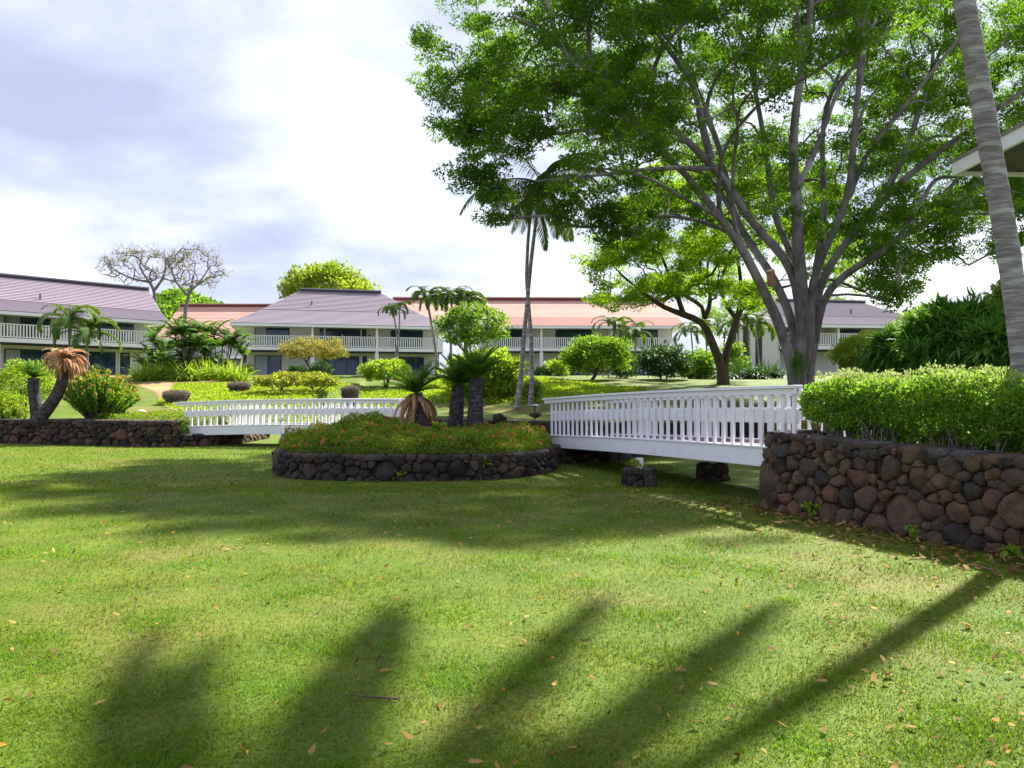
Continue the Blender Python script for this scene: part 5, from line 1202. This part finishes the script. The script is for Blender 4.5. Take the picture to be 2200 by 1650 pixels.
baretree('nearly leafless tree between the left house and the middle house', b_, [([b_] + [P(x, y, Db) for x, y in ((396, 700), (398, 655), (408, 625), (415, 590))], .38, .1), ([P(x, y, Db) for x, y in ((400, 632), (378, 610), (366, 580), (360, 555))], .16, .06), ([P(x, y, Db) for x, y in ((408, 625), (435, 600), (450, 570))], .14, .05)],
         P(415, 575, Db), 3.3, 3.0, 2.5, 150, 141, .2)
b_ = P(318, 770, Db + 4)
baretree('nearly leafless tree rising behind the left house ridge', b_, [([b_] + [P(x, y, Db + 4) for x, y in ((325, 690), (333, 640), (330, 615), (310, 595), (298, 570))], .4, .1), ([P(x, y, Db + 4) for x, y in ((333, 620), (352, 595), (358, 565), (350, 540))], .18, .05), ([P(x, y, Db + 4) for x, y in ((318, 605), (285, 600), (262, 590), (240, 575))], .16, .05)],
         P(308, 572, Db + 4), 5.6, 3.0, 2.0, 210, 142, .22)

# ---- clipped hedge along the right wall
root = thing('clipped_hedge', 'long clipped hedge with pale pink new tips along the right wall top', 'hedge', (5.2, 10.5, 1.0))
rh = np.random.default_rng(151); hp = Path([(3.85, 12.25), (3.97, 11.9), (5.42, 8.43), (6.9, 4.9)], 1)
def hpt(u, w, z): x, y = hp.at(u, -(.55 + w)); return np.stack([x, y, z], -1)
U0 = .35; nH = 56000
u = rh.uniform(U0 - .35, 7.2, nH); top = 1.95 - .22 * np.exp(-((u - U0 + .3) / .35) ** 2) + .045 * np.sin(u * 3.1) + .04 * np.sin(u * 8.7); botm = 1.30 - .045 * (u - U0) + .06 * np.sin(u * 5.3)
ang = rh.uniform(0, 2 * math.pi, nH); q = rh.uniform(.62, 1.03, nH); ca, sa = np.cos(ang), np.sin(ang); se = 1 / np.maximum(np.abs(ca) ** 3.2 + np.abs(sa) ** 3.2, .2) ** (1 / 3.2)
lump = 1 + .13 * np.sin(u * 6 + ang * 3) * np.cos(ang * 5 + u * 2.3)
endc = np.sqrt(np.clip((u - (U0 - .38)) / .4, 0.02, 1))
w = .44 + .5 * ca * se * q * lump * endc; zc = (top + botm) / 2; zz_ = zc + (top - botm) / 2 * sa * se * q * lump * np.where(sa > 0, 1, 1.0)
C = hpt(u, w, zz_); x2, y2 = hp.at(u, -(.55 + .44)); out_ = norm(C - np.stack([x2, y2, zc], 1))
tipsel = (sa > .55) & (rh.uniform(0, 1, nH) < .27)
part('foliage', leafmesh('foliage', M['hedge'], C[~tipsel], .068, .52, .35, .6, out_[~tipsel], .8, .18, rh, vv=np.clip(.5 + .5 * np.sin(u[~tipsel] * 23 + ang[~tipsel] * 7) * np.sin(ang[~tipsel] * 11 - u[~tipsel] * 9), 0, 1)), root)
Ct = C[tipsel] + np.array((0, 0, .03)); part('new_growth', leafmesh('new_growth', M['hedgetip'], Ct, .05, .5, .9, .3, None, 0, .18, rh), root)
n = 620; ut = rh.uniform(U0, 7, n); Cs = hpt(ut, rh.uniform(.05, .85, n), 1.94 + .11 * rh.uniform(0, 1, n) ** 2.5 + .045 * np.sin(ut * 3.1) + .04 * np.sin(ut * 8.7)); Cs = np.repeat(Cs, 7, 0) + rh.normal(0, .018, (n * 7, 3)); part('new_growth', leafmesh('new_growth', M['hedgetip'], Cs, .045, .5, 1.2, .2, None, 0, .15, rh), root)
ch = []
for i in range(430):
    uu = rh.uniform(U0 - .1, 7.1); w0 = rh.uniform(.1, .75); b0 = hpt(uu, w0, .98); e0 = hpt(uu + rh.normal(0, .13), w0 + rh.normal(0, .12), rh.uniform(1.35, 1.8)); ch.append(([b0, b0 * .5 + e0 * .5 + rh.normal(0, .02, 3), e0], [.011, .009, .005], 5))
for uu in (3.0, 3.6, 4.4, 5.0, 5.35, 6.1):
    for j in range(5): b0 = hpt(uu, .3, .98) + rh.normal(0, .03, 3) * (1, 1, 0); ch.append(([b0, b0 + np.array((rh.normal(0, .03), rh.normal(0, .03), .25)), b0 + np.array((rh.normal(0, .08), rh.normal(0, .08), .6))], [.017, .014, .01], 6))
V, Fc = tubes_np(ch); part('stems', mesh('stems', V, Fc, M['twiggrey'], True), root)
x_, y_ = hp.at(np.array([1.0, 3, 5, 7.5]), -.75); x3, y3 = hp.at(np.array([7.5, 5, 3, 1.0]), -2.6)
cover('groundcover', 'bright green low plants under the clipped hedge', list(zip(x_, y_)) + list(zip(x3, y3)), 9000, M['lime'], .10, .22, 95)

# ---- planting in the round planter
def plh(X, Y): 
    b = .30 + .11 * np.sin(X * 2.3 + 1) * np.sin(Y * 2.9) + .09 * np.sin(X * 6.1) * np.cos(Y * 5.3)
    return b + .38 * np.exp(-((X + 3.5) / .75) ** 2 - ((Y - 19.6) / 1.1) ** 2) + .14 * np.exp(-((X + 2.3) / .6) ** 2 - ((Y - 18.8) / .9) ** 2)
plp = sarc(PLC, 3.12, 3.37, 0, 360, 40)[:-1]
cover('planter_groundcover', 'dense low green plants filling the round planter', plp, 70000, M['ground'], .088, .3, 96, M['orange'], 460, hf=plh, aspect=.3, zmin=.5)
rp = np.random.default_rng(97)
for i, (x, y, l) in enumerate(((-3.55, 19.5, 'left side'), (-2.55, 18.7, 'front middle'))):
    lily('fern', f'arching green fern on the {l} of the round planter', 1100 + F * x / y, 880, 935, 40, y, 90, M['mid'], 140 + i, .05)
# ferns and weeds at wall feet
def weed(label, at, n, ln, seed, wd=.03, m='lime'):
    r = np.random.default_rng(seed); root = thing('weed', label, 'weed', at); C = np.array(at) + r.normal(0, .03, (n, 3)) * (1, 1, .2)
    D_ = rdir(n, .7, r); V, Fc = leaves(C + D_ * ln * .4, rdir(n, .2, r), rdir(n, .8, r), ln * .6, wd, .1); part('leaves', mesh('leaves', V, Fc, M[m], v=r.uniform(0, 1, n)), root)
    V, Fc = tubes_np([([C[i], C[i] + D_[i] * ln * .5], [.003, .002], 3) for i in range(n)]); part('stems', mesh('stems', V, Fc, M['mid'], v=np.zeros(len(Fc))), root)
for px, D_, y, l, n, ln in ((1742, 10.95, 1096, 'small green weed between the stones near the left foot of the right wall', 26, .16), (1962, 9.35, 1142, 'pale weed in a gap at the foot of the right wall', 18, .11), (2172, 8.2, 1192, 'green weed at the foot of the right wall by the frame edge', 26, .16),
                           (1366, 15.0, 1000, 'little plant on top of the round stone pier', 20, .18), (680, 16.6, 1020, 'small fern at the left foot of the round planter', 24, .2), (860, 15.85, 1022, 'tiny fern at the middle foot of the round planter', 20, .16), (1040, 16.1, 1000, 'broad fern at the right foot of the round planter', 34, .24)):
    weed(l, tuple(P(px, y, D_)), n, ln, int(px), .06)

# ---- grass blades, leaf litter
rg = np.random.default_rng(161)

def scatter(n, y0, y1, p=1.7):
    Y = y0 + (y1 - y0) * rg.uniform(0, 1, n) ** p; X = rg.uniform(-1, 1, n) * (Y * .70 + .3); return X, Y
wallx = lambda Y: np.interp(Y, [0, 8.43, 12.3], [8.9, 5.3, 3.8])
n = 330000; X, Y = scatter(n, 2.9, 15, 1.5)
clump = .5 + .5 * np.sin(X * 3.1 + 1.3 * np.sin(Y * 2.2)) * np.sin(Y * 3.7 + np.sin(X * 1.9)); ok = (X < wallx(Y) - .05) & (rg.uniform(0, 1, n) < .55 + .45 * clump); ok &= polysd(X, Y, sarc(PLC, 3.3, 3.6, 0, 360, 40)[:-1]) < 0
X, Y = X[ok], Y[ok]; n = len(X); Z = hgt(X, Y); a = rg.uniform(0, 6.28, n); ln = rg.uniform(.014, .038, n) * (1 + .8 * clump[ok] ** 2) * (1 + Y * .03); lean = rg.uniform(.4, 2.4, n)
D_ = np.stack([np.cos(a) * lean, np.sin(a) * lean, np.ones(n)], 1); D_ = norm(D_); Sd = np.stack([-np.sin(a), np.cos(a), 0 * a], 1); wdh = (.0022 + .00028 * Y)[:, None]
C = np.stack([X, Y, Z - .002], 1); V = np.stack([C - Sd * wdh, C + Sd * wdh, C + D_ * ln[:, None]], 1).reshape(-1, 3)
single('grass', mesh('grass', V, np.arange(3 * n).reshape(n, 3), M['blade'], v=np.clip(rg.uniform(-.15, 1.1, n) * .8 + .2 * (1 - clump[ok]), 0, 1)), 'short mown grass blades over the near lawn', kind='stuff')
def bladesheet(label, n, y0, y1, p, len0, len1, wscale, m, dens, seed, lean=(.5, 3), name='grass'):
    r = np.random.default_rng(seed); Y = y0 + (y1 - y0) * r.uniform(0, 1, n) ** p; X = r.uniform(-1, 1, n) * (Y * .70 + .3)
    ok = (r.uniform(0, 1, n) < dens(X, Y)) & (X < wallx(Y) - .05) & (polysd(X, Y, sarc(PLC, 3.3, 3.6, 0, 360, 40)[:-1]) < 0) & (hgt(X, Y) < .12); X, Y = X[ok], Y[ok]; k = len(X)
    a = r.uniform(0, 6.28, k); l = r.uniform(*lean, k); D_ = norm(np.stack([np.cos(a) * l, np.sin(a) * l, np.ones(k)], 1)); Sd = np.stack([-np.sin(a), np.cos(a), 0 * a], 1); w = ((.0016 + .00028 * Y) * wscale)[:, None]
    C = np.stack([X, Y, hgt(X, Y) - .002], 1); V = np.stack([C - Sd * w, C + Sd * w, C + D_ * r.uniform(len0, len1, k)[:, None]], 1).reshape(-1, 3)
    single(name, mesh(name, V, np.arange(3 * k).reshape(k, 3), m, v=r.uniform(0, 1, k)), label, kind='stuff')
M['straw'] = L('straw_blade', (.20, .15, .06), (.34, .27, .12), .2, rough=.8, spec=.1, tc=(1, 1, .9))
M['lush'] = L('lush_blade', (.09, .24, .01), (.16, .36, .02), .5)
patch = lambda X, Y: sstep((np.sin(X * 1.7 + 2.1 * np.sin(Y * .9 + 1)) * np.sin(Y * 1.9 + 1.3 * np.sin(X * 1.1)) + .15) / .7)
bladesheet('dry straw-coloured blades in worn patches of the lawn', 120000, 2.9, 16, 1.5, .012, .028, 1.0, M['straw'], lambda X, Y: .05 + .32 * patch(X, Y), 181, (1.5, 5), 'dry_grass')
pr = np.random.default_rng(182); pc = np.stack([pr.uniform(-4, 4, 46), pr.uniform(3.3, 9, 46)], 1); pc[:, 0] *= pc[:, 1] / 6; pw = pr.uniform(.08, .30, 46)
bladesheet('lush bright green tufts in the mown lawn', 260000, 3.0, 9.5, 1.2, .025, .055, 1.2, M['lush'], lambda X, Y: np.max(np.exp(-((X[:, None] - pc[:, 0]) ** 2 + (Y[:, None] - pc[:, 1]) ** 2) / pw ** 2), 1) * .8, 183, (.4, 1.8), 'grass_tufts')
bladesheet('mown grass blades over the lawn near the walls', 110000, 14, 26, 1.2, .03, .06, 2.2, M['blade'], lambda X, Y: .75 + .25 * patch(X, Y), 184, (.5, 2.5))
def litter(n, y0, y1, size, m, prob, seed, p=1.3):
    r = np.random.default_rng(seed); Y = y0 + (y1 - y0) * r.uniform(0, 1, n) ** p; X = r.uniform(-1, 1, n) * (Y * .66); ok = (r.uniform(0, 1, n) < prob(X, Y)) & (X < wallx(Y) - .02) & (polysd(X, Y, sarc(PLC, 3.3, 3.6, 0, 360, 40)[:-1]) < 0); X, Y = X[ok], Y[ok]; k = len(X)
    C = np.stack([X, Y, hgt(X, Y) + r.uniform(.022, .05, k)], 1); a = r.uniform(0, 6.28, k); D_ = np.stack([np.cos(a), np.sin(a), r.normal(.0, .25, k)], 1); N = rdir(k, 2.2, r); sz = size * r.uniform(.35, 1.0, k) ** .8 * 1.3
    V, Fc, v = strips(C, D_, sz, sz * .45, r.normal(0, 1.0, k), 3, side=norm(np.cross(D_, N)), r=r); return mesh('leaf_litter', V, Fc, m, v=v)
base = lambda X, Y: .02 + .015 * np.clip(Y - 6, 0, 3) + .06 * sstep((X - .5) / 2.5) + .95 * np.exp(-((wallx(Y) - X) / .8) ** 2) * (Y < 13) + .35 * np.exp(-((Y - 13.2) / 2.2) ** 2) * (X > -2.5)
single('leaf_litter', litter(26000, 3.2, 19, .06, M['dead'], base, 171), 'dry brown leaves strewn over the lawn', kind='stuff')
single('leaf_litter', litter(26000, 5, 13, .10, M['dead'], lambda X, Y: .42 * np.exp(-((wallx(Y) - X) / .55) ** 2) + .10 * np.exp(-((wallx(Y) - X - .4) / 1.1) ** 2), 173), 'larger brown leaves drifted along the foot of the right wall', kind='stuff')
single('leaf_litter', litter(500, 3.4, 16, .05, M['yellow'], lambda X, Y: .16 + 0 * X, 172), 'yellow fallen leaves strewn over the lawn', kind='stuff')
def stick(name, label, cat, pts, rad, m):
    P_ = [(*((P(x, y, 1)[0] * (EYE - .03) / ((y - 845) / F), (EYE - .03) / ((y - 845) / F))), .03) for x, y in pts]; o = single(name, MB().tube([np.array(p) - np.array(P_[0]) for p in P_], rad, 6).mesh(name, m, True), label, cat, loc=P_[0]); return o
stick('fallen_twig', 'thin brown twig lying on the shaded grass near the front', 'twig', [(752, 1488), (780, 1493), (820, 1496), (858, 1498)], [.004, .004, .005, .007], M['twig'])
stick('fallen_twig', 'short pale twig lying by the wall-side leaf litter', 'twig', [(2110, 1218), (2130, 1223), (2150, 1230)], [.008, .007, .005], M['twiggrey'])
x = (1672 - 1100) / F * 10.6; V, Fc = leaves(np.array([[3.45, 10.5, .05]]), np.array([[1., .15, .02]]), np.array([[0, .2, 1.]]), .26, .08, .25)
o = thing('dry_husk', 'curled tan palm husk on the grass before the right wall end', 'husk', (3.4, 10.4, 0)); part('husk', mesh('husk', V, Fc, M['dryfrond'], v=[.7]), o)
bpy.context.view_layer.update()
